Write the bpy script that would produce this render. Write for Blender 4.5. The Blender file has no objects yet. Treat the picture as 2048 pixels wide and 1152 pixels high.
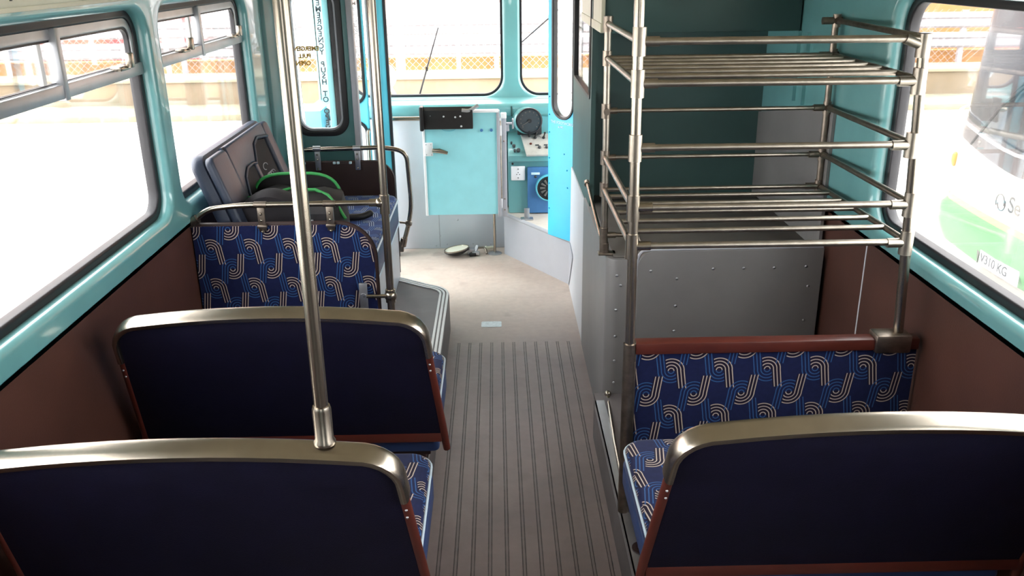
import bpy, bmesh, math, random
from mathutils import Vector, Matrix
random.seed(7)
C = bpy.context.scene.collection
PI = math.pi
V = Vector

# ------------------------------------------------------------------ materials
def lin(c):
    r = []
    for k in c:
        k /= 255.0
        r.append(k / 12.92 if k <= 0.04045 else ((k + 0.055) / 1.055) ** 2.4)
    return (r[0], r[1], r[2], 1)

class NT:
    """small helper for node math"""
    def __init__(s, m):
        s.t = m.node_tree; s.n = s.t.nodes; s.l = s.t.links
    def new(s, k): return s.n.new(k)
    def set(s, sock, v):
        if hasattr(v, 'is_output') or isinstance(v, bpy.types.NodeSocket): s.l.new(v, sock)
        else: sock.default_value = v
    def m(s, op, a, b=None, c=None, clamp=False):
        n = s.new('ShaderNodeMath'); n.operation = op; n.use_clamp = clamp
        s.set(n.inputs[0], a)
        if b is not None: s.set(n.inputs[1], b)
        if c is not None: s.set(n.inputs[2], c)
        return n.outputs[0]
    def mix(s, f, a, b):
        n = s.new('ShaderNodeMix'); n.data_type = 'RGBA'
        s.set(n.inputs[0], f); s.set(n.inputs[6], a); s.set(n.inputs[7], b)
        return n.outputs[2]
    def obj(s):
        return s.new('ShaderNodeTexCoord').outputs['Object']
    def geo(s):
        return s.new('ShaderNodeNewGeometry').outputs['Position']
    def noise(s, co, sc, det=3, rough=.55):
        n = s.new('ShaderNodeTexNoise'); s.l.new(co, n.inputs['Vector'])
        n.inputs['Scale'].default_value = sc; n.inputs['Detail'].default_value = det
        n.inputs['Roughness'].default_value = rough
        return n.outputs['Fac']
    def ramp(s, f, lo, hi):
        n = s.new('ShaderNodeMapRange'); s.set(n.inputs[0], f)
        n.inputs[1].default_value = lo; n.inputs[2].default_value = hi
        return n.outputs[0]

def newmat(name):
    m = bpy.data.materials.new(name); m.use_nodes = True
    b = m.node_tree.nodes['Principled BSDF']
    return m, b, NT(m)

def mat(name, c, rough=.5, metal=0, var=.12, scale=6, bump=0, bscale=200, c2=None, spec=.5, coat=0):
    m, b, t = newmat(name)
    col = lin(c)
    if c2 is None: d = tuple(x * (1 - var) for x in col[:3]) + (1,)
    else: d = lin(c2)
    co = t.geo()
    f = t.ramp(t.noise(co, scale, 4), .35, .65)
    t.l.new(t.mix(f, col, d), b.inputs['Base Color'])
    b.inputs['Roughness'].default_value = rough
    b.inputs['Metallic'].default_value = metal
    b.inputs['Specular IOR Level'].default_value = spec
    b.inputs['Coat Weight'].default_value = coat
    if bump:
        n = t.new('ShaderNodeBump'); n.inputs['Strength'].default_value = bump; n.inputs['Distance'].default_value = .002
        t.l.new(t.noise(co, bscale, 2), n.inputs['Height']); t.l.new(n.outputs[0], b.inputs['Normal'])
    return m

M = {}
M['teal'] = mat('teal gloss paint', (103, 159, 161), .30, var=.10, scale=5, coat=.7)
M['tealshade'] = mat('half shaded teal paint', (72, 120, 122), .4, var=.12, scale=4)  # the wall teal again, shade put into the colour for door leaf and pillar
M['tealdeepshade'] = mat('deeply shaded teal paint', (54, 84, 82), .5, var=.18, scale=3)  # same teal with shade painted in for bulkhead and locker; also dash joint
M['cyan'] = mat('pale cyan paint', (150, 216, 224), .42, var=.07, scale=7)
M['sky'] = mat('bright blue paint', (40, 188, 230), .4, var=.10, scale=5)
M['doorcyan'] = mat('door cyan paint', (92, 190, 212), .4, var=.08)
M['blue'] = mat('heater blue paint', (70, 122, 176), .45, var=.18, scale=14)
M['brown'] = mat('brown lining board', (80, 50, 42), .42, var=.25, scale=4, bump=.15)
M['darkbrown'] = mat('dark brown board', (44, 22, 20), .5, var=.25, scale=5)
M['rust'] = mat('red brown enamel', (84, 36, 28), .35, var=.25, scale=9)
M['navy'] = mat('navy vinyl', (16, 14, 37), .6, spec=.22, var=.25, scale=14, bump=.35, bscale=500)
M['bluevinyl'] = mat('blue vinyl edging', (38, 58, 100), .5, var=.15)
M['piping'] = mat('pale blue piping', (190, 208, 222), .5, var=.05)
M['chrome'] = mat('chrome tube', (164, 155, 142), .27, 1, var=.10, scale=20)
M['worn'] = mat('worn chrome tube', (164, 156, 144), .36, 1, var=.22, scale=25)
M['dullchrome'] = mat('tarnished chrome', (150, 138, 126), .38, 1, var=.35, scale=30)
M['alu'] = mat('aluminium', (190, 192, 196), .42, 1, var=.10, scale=10)
M['alupaint'] = mat('grey metal paint', (172, 174, 182), .5, .15, var=.10, scale=8)
M['grey'] = mat('grey painted metal', (124, 122, 122), .48, .1, var=.13, scale=4, bump=.1)
M['palegrey'] = mat('pale grey paint', (196, 198, 204), .5, var=.06, scale=4)
M['darkgrey'] = mat('dark grey matting', (96, 92, 88), .75, var=.15, scale=8)
M['stepwhite'] = mat('pale step paint', (164, 166, 172), .5, var=.06)
M['white'] = mat('white paint', (226, 226, 228), .45, var=.05)
M['cream'] = mat('cream paint', (206, 204, 182), .45, var=.10, scale=6)
M['rubber'] = mat('black rubber', (22, 21, 27), .45, var=.15)
M['black'] = mat('black plastic', (24, 21, 22), .5, var=.25, scale=12)
M['dial'] = mat('dark dial face', (52, 56, 60), .4, var=.15, scale=30)
M['blackfab'] = mat('black bag fabric', (15, 12, 15), .8, var=.25, scale=18, bump=.3, bscale=300)
M['bagflap'] = mat('grey webbing', (30, 27, 34), .7, var=.2, scale=18)
M['green'] = mat('green bag trim', (56, 160, 84), .55, var=.1)
M['leather'] = mat('slate leather', (50, 59, 78), .42, var=.15, scale=9, bump=.25, bscale=160)
M['leatherfab'] = mat('dark patterned seat cloth', (16, 17, 26), .8, var=.5, scale=45)
M['lino'] = None
M['step'] = mat('platform lino', (100, 94, 95), .55, var=.15, scale=12, bump=.1)
M['cabfloor'] = mat('cab floor lino', (186, 178, 168), .6, var=.15, scale=9)
M['trimwhite'] = mat('white nosing strip', (228, 228, 230), .4, var=.05)
M['ceil'] = mat('cream ceiling panel', (178, 168, 144), .5, var=.06)
M['silver'] = mat('brushed switch plate', (196, 194, 190), .45, .35, var=.12, scale=30)
M['letter'] = mat('black lettering', (40, 48, 56), .5, var=0)
M['letterw'] = mat('worn white lettering', (206, 236, 246), .5, var=.1)
M['lettery'] = mat('yellow lettering', (226, 184, 70), .5, var=.1)
M['lettergrey'] = mat('faint grey lettering', (150, 150, 150), .5, var=.1)
M['mirror'] = mat('pale mirror face', (236, 234, 212), .12, 0, var=.04, coat=.5)
M['patch'] = mat('worn floor sticker', (214, 224, 228), .6, var=.2, scale=60)
# outside
M['tarmac'] = mat('pale yard paving', (206, 202, 196), .9, var=.12, scale=1.2)
M['concrete'] = mat('stained concrete', (124, 108, 88), .9, var=.18, scale=1.5, c2=(112, 98, 78))
M['coping'] = mat('pale coping', (142, 130, 108), .9, var=.1)
M['orange'] = mat('orange brick', (172, 124, 72), .9, var=.2, scale=3)
M['rail'] = mat('galvanised rail', (150, 146, 150), .6, var=.1)
M['brick'] = mat('red brick', (160, 118, 104), .9, var=.2, scale=5)
M['verge'] = mat('dry verge', (140, 132, 108), .95, var=.3, scale=3)
M['red'] = mat('red vehicle paint', (170, 50, 50), .4, var=.05)
M['buswhite'] = mat('white bus paint', (214, 214, 208), .35, var=.03)
M['busgreen'] = mat('green bumper paint', (84, 140, 92), .4, var=.10, scale=3)
M['buslime'] = mat('lime stripe', (190, 206, 110), .4, var=.05)
M['busglass'] = mat('dark bus glazing', (60, 63, 68), .12, 0, var=.2, scale=1.5)
M['busfascia'] = mat('grey bus fascia', (84, 80, 82), .35, 0, var=.1)
M['amber'] = mat('amber lens', (190, 120, 30), .3, var=0)

def make_lino():
    m, b, t = newmat('ribbed lino')
    co = t.geo()
    s = t.new('ShaderNodeSeparateXYZ'); t.l.new(co, s.inputs[0]); x, y = s.outputs[0], s.outputs[1]
    n1 = t.ramp(t.noise(co, 3, 5, .6), .3, .7); n2 = t.ramp(t.noise(co, 26, 4, .6), .35, .7)
    aisle = t.mix(n1, lin((140, 124, 121)), lin((122, 107, 105)))
    front = t.mix(n1, lin((204, 190, 178)), lin((190, 172, 160)))
    yy = t.m('ADD', y, t.m('MULTIPLY', n1, .25))
    col = t.mix(t.ramp(yy, 4.0, 4.75), aisle, front)
    col = t.mix(t.m('MULTIPLY', n2, .14), col, lin((96, 84, 80)))
    # scuffs
    sc = t.ramp(t.noise(co, 5.5, 2, .4), .66, .74)
    col = t.mix(t.m('MULTIPLY', sc, .3), col, lin((110, 92, 84)))
    sp = .0556
    q = t.m('DIVIDE', t.m('ADD', x, .217), sp)
    fr = t.m('MULTIPLY', t.m('ABSOLUTE', t.m('SUBTRACT', t.m('FRACT', t.m('ADD', q, .5)), .5)), sp)
    d = t.m('ABSOLUTE', t.m('SUBTRACT', fr, .0052))
    line = t.m('SUBTRACT', 1.0, t.ramp(d, .0008, .0022), clamp=True)
    mask = t.m('MULTIPLY', t.m('LESS_THAN', y, 4.08), t.m('MULTIPLY', t.m('GREATER_THAN', x, -.235), t.m('LESS_THAN', x, .352)))
    line = t.m('MULTIPLY', line, mask)
    strip = t.m('MULTIPLY', t.m('LESS_THAN', fr, .0052), mask)
    col = t.mix(t.m('MULTIPLY', strip, .3), col, lin((90, 82, 82)))
    grime = t.m('MULTIPLY', line, t.m('ADD', .55, t.m('MULTIPLY', n2, .4)))
    col = t.mix(grime, col, lin((46, 38, 38)))
    t.l.new(col, b.inputs['Base Color'])
    b.inputs['Roughness'].default_value = .55
    bp = t.new('ShaderNodeBump'); bp.inputs['Strength'].default_value = .6; bp.inputs['Distance'].default_value = .003
    t.l.new(t.m('SUBTRACT', t.m('MULTIPLY', n2, .15), line), bp.inputs['Height']); t.l.new(bp.outputs[0], b.inputs['Normal'])
    return m
M['lino'] = make_lino()

def make_moquette(name, base, cream, blue, dark, px=.142, pz=.152):
    """woven cloth: interlocking curls of four parallel lines, rows staggered"""
    m, b, t = newmat(name)
    uv = t.new('ShaderNodeUVMap').outputs[0]
    s = t.new('ShaderNodeSeparateXYZ'); t.l.new(uv, s.inputs[0]); u, v = s.outputs[0], s.outputs[1]
    R = .040; w = R / 4
    def grid(ou, ov, flip):
        a = t.m('DIVIDE', t.m('ADD', u, ou), px); c = t.m('DIVIDE', t.m('ADD', v, ov), pz)
        x = t.m('MULTIPLY', t.m('SUBTRACT', t.m('FRACT', a), .5), px)
        y = t.m('MULTIPLY', t.m('SUBTRACT', t.m('FRACT', c), .5), pz * flip)
        r = t.m('SQRT', t.m('ADD', t.m('MULTIPLY', x, x), t.m('MULTIPLY', y, y)))
        up = t.m('GREATER_THAN', y, 0.0)
        xs = t.m('SUBTRACT', x, t.m('MULTIPLY', y, -.14))          # legs lean a little
        ax = t.m('ABSOLUTE', xs)
        dn = t.m('SUBTRACT', 1.0, up)
        right = t.m('GREATER_THAN', xs, R * .32); left = t.m('LESS_THAN', xs, -R * .32)
        # cream: arch above, leg down on the right ; blue: bowl below, leg up on the left
        legc = t.m('MULTIPLY', dn, right); legb = t.m('MULTIPLY', up, left)
        arcc = t.m('MULTIPLY', up, t.m('SUBTRACT', 1.0, left)); arcb = t.m('MULTIPLY', dn, t.m('SUBTRACT', 1.0, right))
        dist = t.m('ADD', t.m('MULTIPLY', t.m('ADD', legc, legb), ax), t.m('MULTIPLY', t.m('ADD', arcc, arcb), r))
        inside = t.m('MULTIPLY', t.m('LESS_THAN', dist, R * 1.02), t.m('LESS_THAN', t.m('ABSOLUTE', y), .058))
        fr = t.m('ABSOLUTE', t.m('SUBTRACT', t.m('FRACT', t.m('DIVIDE', dist, w)), .85))
        line = t.m('MULTIPLY', t.m('LESS_THAN', fr, .15), inside)
        line = t.m('MULTIPLY', line, t.m('GREATER_THAN', dist, w * .6))
        return line, inside, t.m('ADD', legc, arcc)
    weave = t.noise(uv, 900, 1)
    col = t.mix(t.ramp(t.noise(uv, 60, 2), .3, .7), lin(base), tuple(k * .8 for k in lin(base)[:3]) + (1,))
    for (ou, ov, fl) in ((0, 0, 1), (px / 2, pz / 2, -1)):
        line, ins, isc = grid(ou, ov, fl)
        inner = t.m('MULTIPLY', ins, isc)
        col = t.mix(t.m('MULTIPLY', inner, .8), col, lin(dark))
        lc = t.mix(isc, lin(blue), lin(cream))
        col = t.mix(line, col, lc)
    col = t.mix(t.m('MULTIPLY', t.ramp(weave, .4, .7), .22), col, lin((10, 10, 22)))
    t.l.new(col, b.inputs['Base Color'])
    b.inputs['Roughness'].default_value = .9
    b.inputs['Specular IOR Level'].default_value = .15
    b.inputs['Sheen Weight'].default_value = .1
    return m
M['moq'] = make_moquette('woven seat moquette', (21, 30, 72), (190, 174, 164), (48, 88, 140), (28, 14, 30))
M['moqglare'] = make_moquette('bench moquette with glare', (38, 64, 124), (170, 184, 204), (84, 120, 178), (28, 44, 92))  # bench copy of the moquette, glare painted into its lighter colours

def make_glass(name, haze=.05, tint=(1, 1, 1, 1), refl=.5):
    m = bpy.data.materials.new(name); m.use_nodes = True
    t = NT(m); t.n.clear()
    out = t.new('ShaderNodeOutputMaterial'); tr = t.new('ShaderNodeBsdfTransparent'); gl = t.new('ShaderNodeBsdfGlossy')
    df = t.new('ShaderNodeBsdfTranslucent'); lw = t.new('ShaderNodeLayerWeight'); lw.inputs[0].default_value = .25
    tr.inputs[0].default_value = tint; gl.inputs['Roughness'].default_value = .02
    df.inputs[0].default_value = (.9, .88, .84, 1)
    m1 = t.new('ShaderNodeMixShader'); m2 = t.new('ShaderNodeMixShader')
    nz = t.ramp(t.noise(t.geo(), 4, 4), .35, .75)
    t.l.new(t.m('MULTIPLY', nz, haze * 2), m1.inputs[0]); t.l.new(tr.outputs[0], m1.inputs[1]); t.l.new(df.outputs[0], m1.inputs[2])
    t.l.new(t.m('MULTIPLY', lw.outputs['Fresnel'], refl), m2.inputs[0]); t.l.new(m1.outputs[0], m2.inputs[1]); t.l.new(gl.outputs[0], m2.inputs[2])
    t.l.new(m2.outputs[0], out.inputs[0])
    return m
M['glass'] = make_glass('dusty window glass', .012)
M['cabglass'] = make_glass('cab glass', .008)

# ------------------------------------------------------------------ mesh helpers
ORG = {}
def rrect(x0, x1, y0, y1, r, n=8):
    """rounded rectangle; r is one radius or four (bl, br, tr, tl)"""
    if not isinstance(r, (tuple, list)): r = (r,) * 4
    p = []
    for (cx, cy, a0, rr) in ((x0 + r[0], y0 + r[0], PI, r[0]), (x1 - r[1], y0 + r[1], 1.5 * PI, r[1]), (x1 - r[2], y1 - r[2], 0, r[2]), (x0 + r[3], y1 - r[3], .5 * PI, r[3])):
        if rr <= 1e-5: p.append((cx, cy)); continue
        for k in range(n + 1):
            a = a0 + .5 * PI * k / n
            p.append((cx + rr * math.cos(a), cy + rr * math.sin(a)))
    return p

def arcpts(pts, r, n=6):
    """3-D polyline with corners rounded by radius r"""
    pts = [V(p) for p in pts]; out = [pts[0]]
    for i in range(1, len(pts) - 1):
        a, b, c = pts[i - 1], pts[i], pts[i + 1]
        d1 = (a - b); d2 = (c - b); l = min(r, d1.length * .49, d2.length * .49)
        p, q = b + d1.normalized() * l, b + d2.normalized() * l
        for k in range(n + 1):
            s = k / n
            out.append((1 - s) ** 2 * p + 2 * s * (1 - s) * b + s * s * q)
    out.append(pts[-1]); return out

class MB:
    def __init__(s): s.bm = bmesh.new()
    def box(s, x0, x1, y0, y1, z0, z1, bev=0, seg=2, rot=None, about=None):
        r = bmesh.ops.create_cube(s.bm, size=1)['verts']
        for v in r:
            v.co = V(((x0 + x1) / 2 + v.co.x * (x1 - x0), (y0 + y1) / 2 + v.co.y * (y1 - y0), (z0 + z1) / 2 + v.co.z * (z1 - z0)))
        if bev:
            es = {e for v in r for e in v.link_edges}
            o = bmesh.ops.bevel(s.bm, geom=list(es), offset=bev, segments=seg, affect='EDGES', profile=.5)
            r = list({v for f in o['faces'] for v in f.verts} | {v for v in r if v.is_valid})
        if rot is not None:
            c = V(about) if about else V(((x0 + x1) / 2, (y0 + y1) / 2, (z0 + z1) / 2))
            for v in r: v.co = c + rot @ (v.co - c)
        return s
    def tube(s, pts, r, n=12, cap=True, closed=False, ry=None, up=None):
        pts = [V(p) for p in pts]; N = len(pts); rings = []; prev = None
        for i, p in enumerate(pts):
            if closed: d = (pts[(i + 1) % N] - pts[i - 1])
            else: d = (pts[min(i + 1, N - 1)] - pts[max(i - 1, 0)])
            d.normalize()
            if up is not None: a = V(up) - d * V(up).dot(d)
            elif prev is None: a = V((0, 0, 1)) - d * d.z if abs(d.z) < .9 else V((1, 0, 0)) - d * d.x
            else: a = prev - d * prev.dot(d)
            a.normalize(); prev = a; b = d.cross(a)
            rr = r[i] if isinstance(r, (list, tuple)) else r
            r2 = ry if ry is not None else rr
            rings.append([s.bm.verts.new(p + a * rr * math.cos(2 * PI * k / n) + b * r2 * math.sin(2 * PI * k / n)) for k in range(n)])
        for i in range(N if closed else N - 1):
            A, B = rings[i], rings[(i + 1) % N]
            for k in range(n): s.bm.faces.new((A[k], A[(k + 1) % n], B[(k + 1) % n], B[k]))
        if cap and not closed:
            s.bm.faces.new(list(reversed(rings[0]))); s.bm.faces.new(rings[-1])
        return s
    def cyl(s, p0, p1, r, n=16, r1=None):
        return s.tube([p0, p1], [r, r if r1 is None else r1], n)
    def ball(s, c, r, sc=(1, 1, 1), u=14, v=9, rot=None):
        o = bmesh.ops.create_uvsphere(s.bm, u_segments=u, v_segments=v, radius=r)['verts']
        for k in o:
            q = V((k.co.x * sc[0], k.co.y * sc[1], k.co.z * sc[2]))
            if rot is not None: q = rot @ q
            k.co = V(c) + q
        return s
    def lathe(s, prof, origin, axis, n=28):
        """prof: (radius, distance along the axis)"""
        a = V(axis).normalized(); t = V((0, 0, 1)) if abs(a.z) < .9 else V((1, 0, 0))
        u = a.cross(t).normalized(); w = a.cross(u); o = V(origin); rings = []
        for (r, h) in prof:
            if r < 1e-6: rings.append([s.bm.verts.new(o + a * h)])
            else: rings.append([s.bm.verts.new(o + a * h + (u * math.cos(2 * PI * k / n) + w * math.sin(2 * PI * k / n)) * r) for k in range(n)])
        for A, B in zip(rings, rings[1:]):
            for k in range(n):
                q = (k + 1) % n
                if len(A) == 1 and len(B) == 1: continue
                if len(A) == 1: s.bm.faces.new((A[0], B[q], B[k]))
                elif len(B) == 1: s.bm.faces.new((A[k], A[q], B[0]))
                else: s.bm.faces.new((A[k], A[q], B[q], B[k]))
        return s
    def prism(s, poly, ext, bev=0, seg=2):
        e = V(ext); A = [s.bm.verts.new(V(p)) for p in poly]; B = [s.bm.verts.new(V(p) + e) for p in poly]; n = len(A)
        fs = [s.bm.faces.new(A), s.bm.faces.new(list(reversed(B)))]
        for k in range(n): fs.append(s.bm.faces.new((A[k], B[k], B[(k + 1) % n], A[(k + 1) % n])))
        bmesh.ops.recalc_face_normals(s.bm, faces=fs)
        if bev:
            es = set(fs[0].edges) | set(fs[1].edges)
            bmesh.ops.bevel(s.bm, geom=list(es), offset=bev, segments=seg, affect='EDGES', profile=.5)
        return s
    def grid(s, rows, closeu=False, cap=False):
        R = [[s.bm.verts.new(V(p)) for p in r] for r in rows]
        for A, B in zip(R, R[1:]):
            n = len(A)
            for k in range(n if closeu else n - 1): s.bm.faces.new((A[k], A[(k + 1) % n], B[(k + 1) % n], B[k]))
        if cap and closeu: s.bm.faces.new(list(reversed(R[0]))); s.bm.faces.new(R[-1])
        return s
    def build(s, name, m, parent=None, org=None, sharp=38, recalc=True):
        bm = s.bm
        if recalc: bmesh.ops.recalc_face_normals(bm, faces=bm.faces[:])
        me = bpy.data.meshes.new(name); bm.to_mesh(me); bm.free()
        return link(name, me, m, parent, org, sharp)

def link(name, me, m, parent=None, org=None, sharp=38):
    if parent is not None: O = ORG[parent.name]
    elif org is not None: O = V(org)
    else:
        xs = [v.co for v in me.vertices]
        O = V(((min(v.x for v in xs) + max(v.x for v in xs)) / 2, (min(v.y for v in xs) + max(v.y for v in xs)) / 2, min(v.z for v in xs)))
    for l in list(me.uv_layers): me.uv_layers.remove(l)
    uvl = me.uv_layers.new(name='UVMap')
    for p in me.polygons:
        n = p.normal; a = max(range(3), key=lambda k: abs(n[k]))
        for li in p.loop_indices:
            c = me.vertices[me.loops[li].vertex_index].co
            uvl.data[li].uv = ((c.y, c.z), (c.x, c.z), (c.x, c.y))[a]
        p.use_smooth = True
    me.transform(Matrix.Translation(-O))
    me.set_sharp_from_angle(angle=math.radians(sharp))
    o = bpy.data.objects.new(name, me); C.objects.link(o)
    if m is not None: me.materials.append(m)
    if parent is not None: o.parent = parent
    else: o.location = O
    ORG[o.name] = O
    return o

def plate(name, outer, holes, w0, w1, plane, m, parent=None, bev=0, res=3, org=None):
    """flat plate with holes, outline in two axes ('yz','xz','xy' or a Matrix), thickness from w0 to w1 along the third"""
    cu = bpy.data.curves.new(name, 'CURVE'); cu.dimensions = '2D'; cu.fill_mode = 'BOTH'
    cu.extrude = abs(w1 - w0) / 2 - bev; cu.bevel_depth = bev; cu.bevel_resolution = res; cu.offset = -bev
    for pl in [outer] + list(holes):
        sp = cu.splines.new('POLY'); sp.points.add(len(pl) - 1)
        for q, (x, y) in zip(sp.points, pl): q.co = (x, y, 0, 1)
        sp.use_cyclic_u = True
    o = bpy.data.objects.new('tmp', cu); C.objects.link(o)
    dg = bpy.context.evaluated_depsgraph_get(); me = bpy.data.meshes.new_from_object(o.evaluated_get(dg))
    bpy.data.objects.remove(o); bpy.data.curves.remove(cu); me.name = name; me.materials.clear()
    wc = (w0 + w1) / 2
    for v in me.vertices:
        a, b, c = v.co
        if plane == 'yz': v.co = (wc + c, a, b)
        elif plane == 'xz': v.co = (a, wc + c, b)
        elif plane == 'xy': v.co = (a, b, wc + c)
        else: v.co = plane @ V((a, b, wc + c))
    bm = bmesh.new(); bm.from_mesh(me); bmesh.ops.remove_doubles(bm, verts=bm.verts[:], dist=1e-5); bmesh.ops.recalc_face_normals(bm, faces=bm.faces[:]); bm.to_mesh(me); bm.free()
    return link(name, me, m, parent, org)

def text(name, body, size, mtx, m, parent, mirror=False, ext=.0006, align='CENTER', spacing=1.0, bold=0):
    cu = bpy.data.curves.new(name, 'FONT'); cu.body = body; cu.size = size; cu.extrude = ext
    cu.align_x = align; cu.align_y = 'CENTER'; cu.space_line = spacing; cu.offset = bold
    o = bpy.data.objects.new('tmp', cu); C.objects.link(o)
    dg = bpy.context.evaluated_depsgraph_get(); me = bpy.data.meshes.new_from_object(o.evaluated_get(dg))
    bpy.data.objects.remove(o); bpy.data.curves.remove(cu); me.name = name; me.materials.clear()
    if mirror: me.transform(Matrix.Scale(-1, 4, (1, 0, 0)))
    me.transform(mtx)
    return link(name, me, m, parent)

def thing(name, label, cat, loc, group=None):
    o = bpy.data.objects.new(name, None); C.objects.link(o); o.location = loc; o.empty_display_size = .1
    ORG[o.name] = V(loc); tag(o, label, cat, group); return o
def tag(o, label, cat, group=None):
    o['label'] = label; o['category'] = cat
    if group: o['group'] = group
    return o
def st(o): o['kind'] = 'structure'; return o
def copytree(o, dloc, parent=None):
    c = o.copy(); C.objects.link(c)
    if parent is None: c.location = o.location + V(dloc)
    else: c.parent = parent
    for ch in list(o.children): copytree(ch, dloc, c)
    return c
def face_y(x, y, z):      # text facing -Y (towards the rear of the bus)
    return Matrix.Translation((x, y, z)) @ Matrix.Rotation(PI / 2, 4, 'X')

XL, XR = -1.13, 1.23           # inner faces of the side walls
YB, YF = -2.6, 5.98            # rear and front of the saloon

# ================================================================== setting: floors
st(MB().box(-1.2, 1.28, YB, 6.0, -.05, 0).build('floor', M['lino']))
def arc2(cx, cy, r, a0, a1, n=10):
    return [(cx + r * math.cos(math.radians(a0 + (a1 - a0) * k / n)), cy + r * math.sin(math.radians(a0 + (a1 - a0) * k / n))) for k in range(n + 1)]
edge = [(-.268, 3.0)] + arc2(-.268 - .15, 4.25, .15, 0, 68, 10) + [(-.56, 4.535)]
poly = [(-1.14, YB), (-.268, YB)] + edge[1:] + [(-1.14, 4.60)]
st(MB().prism([(x, y, .0) for x, y in poly], (0, 0, .2)).build('floor_left', M['step']))
st(MB().box(.365, 1.24, YB, 3.12, 0, .2).build('floor_right', M['step']))
# ribbed nosing round the edge of the left platform
mb = MB()
def off(path, d):
    out = []
    for i, p in enumerate(path):
        a, b = path[max(i - 1, 0)], path[min(i + 1, len(path) - 1)]
        t = V((b[0] - a[0], b[1] - a[1])).normalized(); out.append((p[0] - t.y * d, p[1] + t.x * d))
    return out
e0 = [V((x, y)) for x, y in edge]
for d in (.003, .0215, .040):
    A, B = off(e0, d), off(e0, d + .011)
    mb.grid([[(p[0], p[1], .2) for p in A], [(p[0], p[1], .206) for p in A], [(p[0], p[1], .206) for p in B], [(p[0], p[1], .2) for p in B]])
st(mb.build('trim_1', M['trimwhite'], recalc=False))
st(MB().box(-.306, -.264, YB, 2.98, .2, .2035).box(-.2685, -.264, YB, 2.98, .168, .2035).build('trim_2', M['alu']))
st(MB().box(.361, .398, YB, 3.05, .2, .2035).box(.361, .3655, YB, 3.05, .168, .2035).build('trim_3', M['alu']))

# ================================================================== setting: side walls and windows
st(MB().box(XL - .05, XL, YB, 4.62, 0, .94).build('wall_left', M['brown']))
WL = [(1.70, 2.94), (3.05, 4.13), (.42, 1.58)]
outer = rrect(YB, 4.70, .925, 1.99, .001, 1)
surL = st(plate('wall_left_upper', outer, [rrect(a, b, 1.015, 1.692, .085, 8) for a, b in WL], XL - .07, XL + .012, 'yz', M['teal'], bev=.024, res=4))
WR = [(1.36, 2.775), (-.05, 1.24)]
outerR = rrect(YB, 4.6, .925, 1.99, .001, 1)
surR = st(plate('wall_right_upper', outerR, [rrect(a, b, .995, 1.715, .10, 8) for a, b in WR], XR - .012, XR + .07, 'yz', M['teal'], bev=.024, res=4))
wr = st(MB().box(XR, XR + .05, YB, 4.6, 0, .94).build('wall_right', M['brown']))
MB().box(XR - .0015, XR, 2.768, 2.776, .0, .925).build('board_joint', M['palegrey'], wr)

def window(n, side, a, b, z0, z1, r, rail=None, mull=None, catches=()):
    X = XL if side < 0 else XR; s = side
    xo, xi = X + s * .062, X + s * .040
    W = st(plate('window_%d' % n, rrect(a - .004, b + .004, z0 - .004, z1 + .004, r + .004), [rrect(a + .026, b - .026, z0 + .026, z1 - .024, r - .022)], xo, X + s * .026, 'yz', M['rubber'], bev=.006, res=2))
    plate('pane', rrect(a + .02, b - .02, z0 + .02, z1 - .02, r - .02), [], X + s * .052, X + s * .056, 'yz', M['glass'], W)
    if rail:
        z = rail
        MB().box(min(X + s * .018, X + s * .05), max(X + s * .018, X + s * .05), a + .004, b - .004, z - .02, z + .018, .003).build('glazing_rail', M['alu'], W)
        plate('vent_frame', rrect(a + .02, b - .02, z, z1 - .018, (.004, .004, r - .02, r - .02)), [rrect(a + .045, b - .045, z + .02, z1 - .05, (.004, .004, r - .04, r - .04))], X + s * .03, X + s * .048, 'yz', M['alu'], W, bev=.003)
        plate('vent_channel', rrect(a + .042, b - .042, z + .016, z1 - .046, (.004, .004, r - .04, r - .04)), [rrect(a + .056, b - .056, z + .022, z1 - .056, (.004, .004, r - .045, r - .045))], X + s * .034, X + s * .046, 'yz', M['rubber'], W)
        MB().box(min(X + s * .014, X + s * .046), max(X + s * .014, X + s * .046), mull - .013, mull + .013, z - .025, z1 - .02, .003).build('vent_mullion', M['alu'], W)
        plate('sliding_pane', rrect(a + .05, mull + .05, z + .02, z1 - .05, .03), [], X + s * .040, X + s * .043, 'yz', M['glass'], W)
        MB().box(min(X + s * .036, X + s * .046), max(X + s * .036, X + s * .046), mull - .075, mull - .055, z + .015, z1 - .05, .002).build('pane_edge', M['white'], W)
        for cy in catches:
            q = MB().box(X + .0 if s < 0 else X - .02, X + .02 if s < 0 else X, cy - .006, cy + .02, z + .018, z + .062, .004)
            q.box(min(X - s * .004, X + s * .03), max(X - s * .004, X + s * .03), cy - .05, cy + .022, z + .012, z + .026, .003)
            q.build('vent_catch', M['chrome'], W)
    return W
window(1, -1, 1.70, 2.94, 1.015, 1.692, .085, 1.51, 2.39, (2.76,))
window(2, -1, 3.05, 4.13, 1.015, 1.692, .085, 1.51, 3.56, (3.33, 3.98))
for i, (a, b) in enumerate(WL[2:]): window(7 + i, -1, a, b, 1.015, 1.692, .085)
window(3, 1, 1.36, 2.775, .995, 1.715, .10)
for i, (a, b) in enumerate(WR[1:]): window(10 + i, 1, a, b, .995, 1.715, .10)
# cornice panels above the windows, with a row of screw heads
mb = MB().box(XL - .02, XL + .024, YB, 2.99, 1.732, 1.82, .008).box(XL - .02, XL + .019, YB, 2.99, 1.722, 1.735, .002)
co = st(mb.build('trim_4', M['cream']))
for k in range(9):
    MB().box(XL + .023, XL + .0255, 2.02 + k * .095, 2.030 + k * .095, 1.748, 1.762).build('screw_slot', M['darkgrey'], co)
st(MB().box(XR - .018, XR + .02, YB, 3.6, 1.775, 1.84, .006).build('trim_5', M['cream']))
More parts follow.
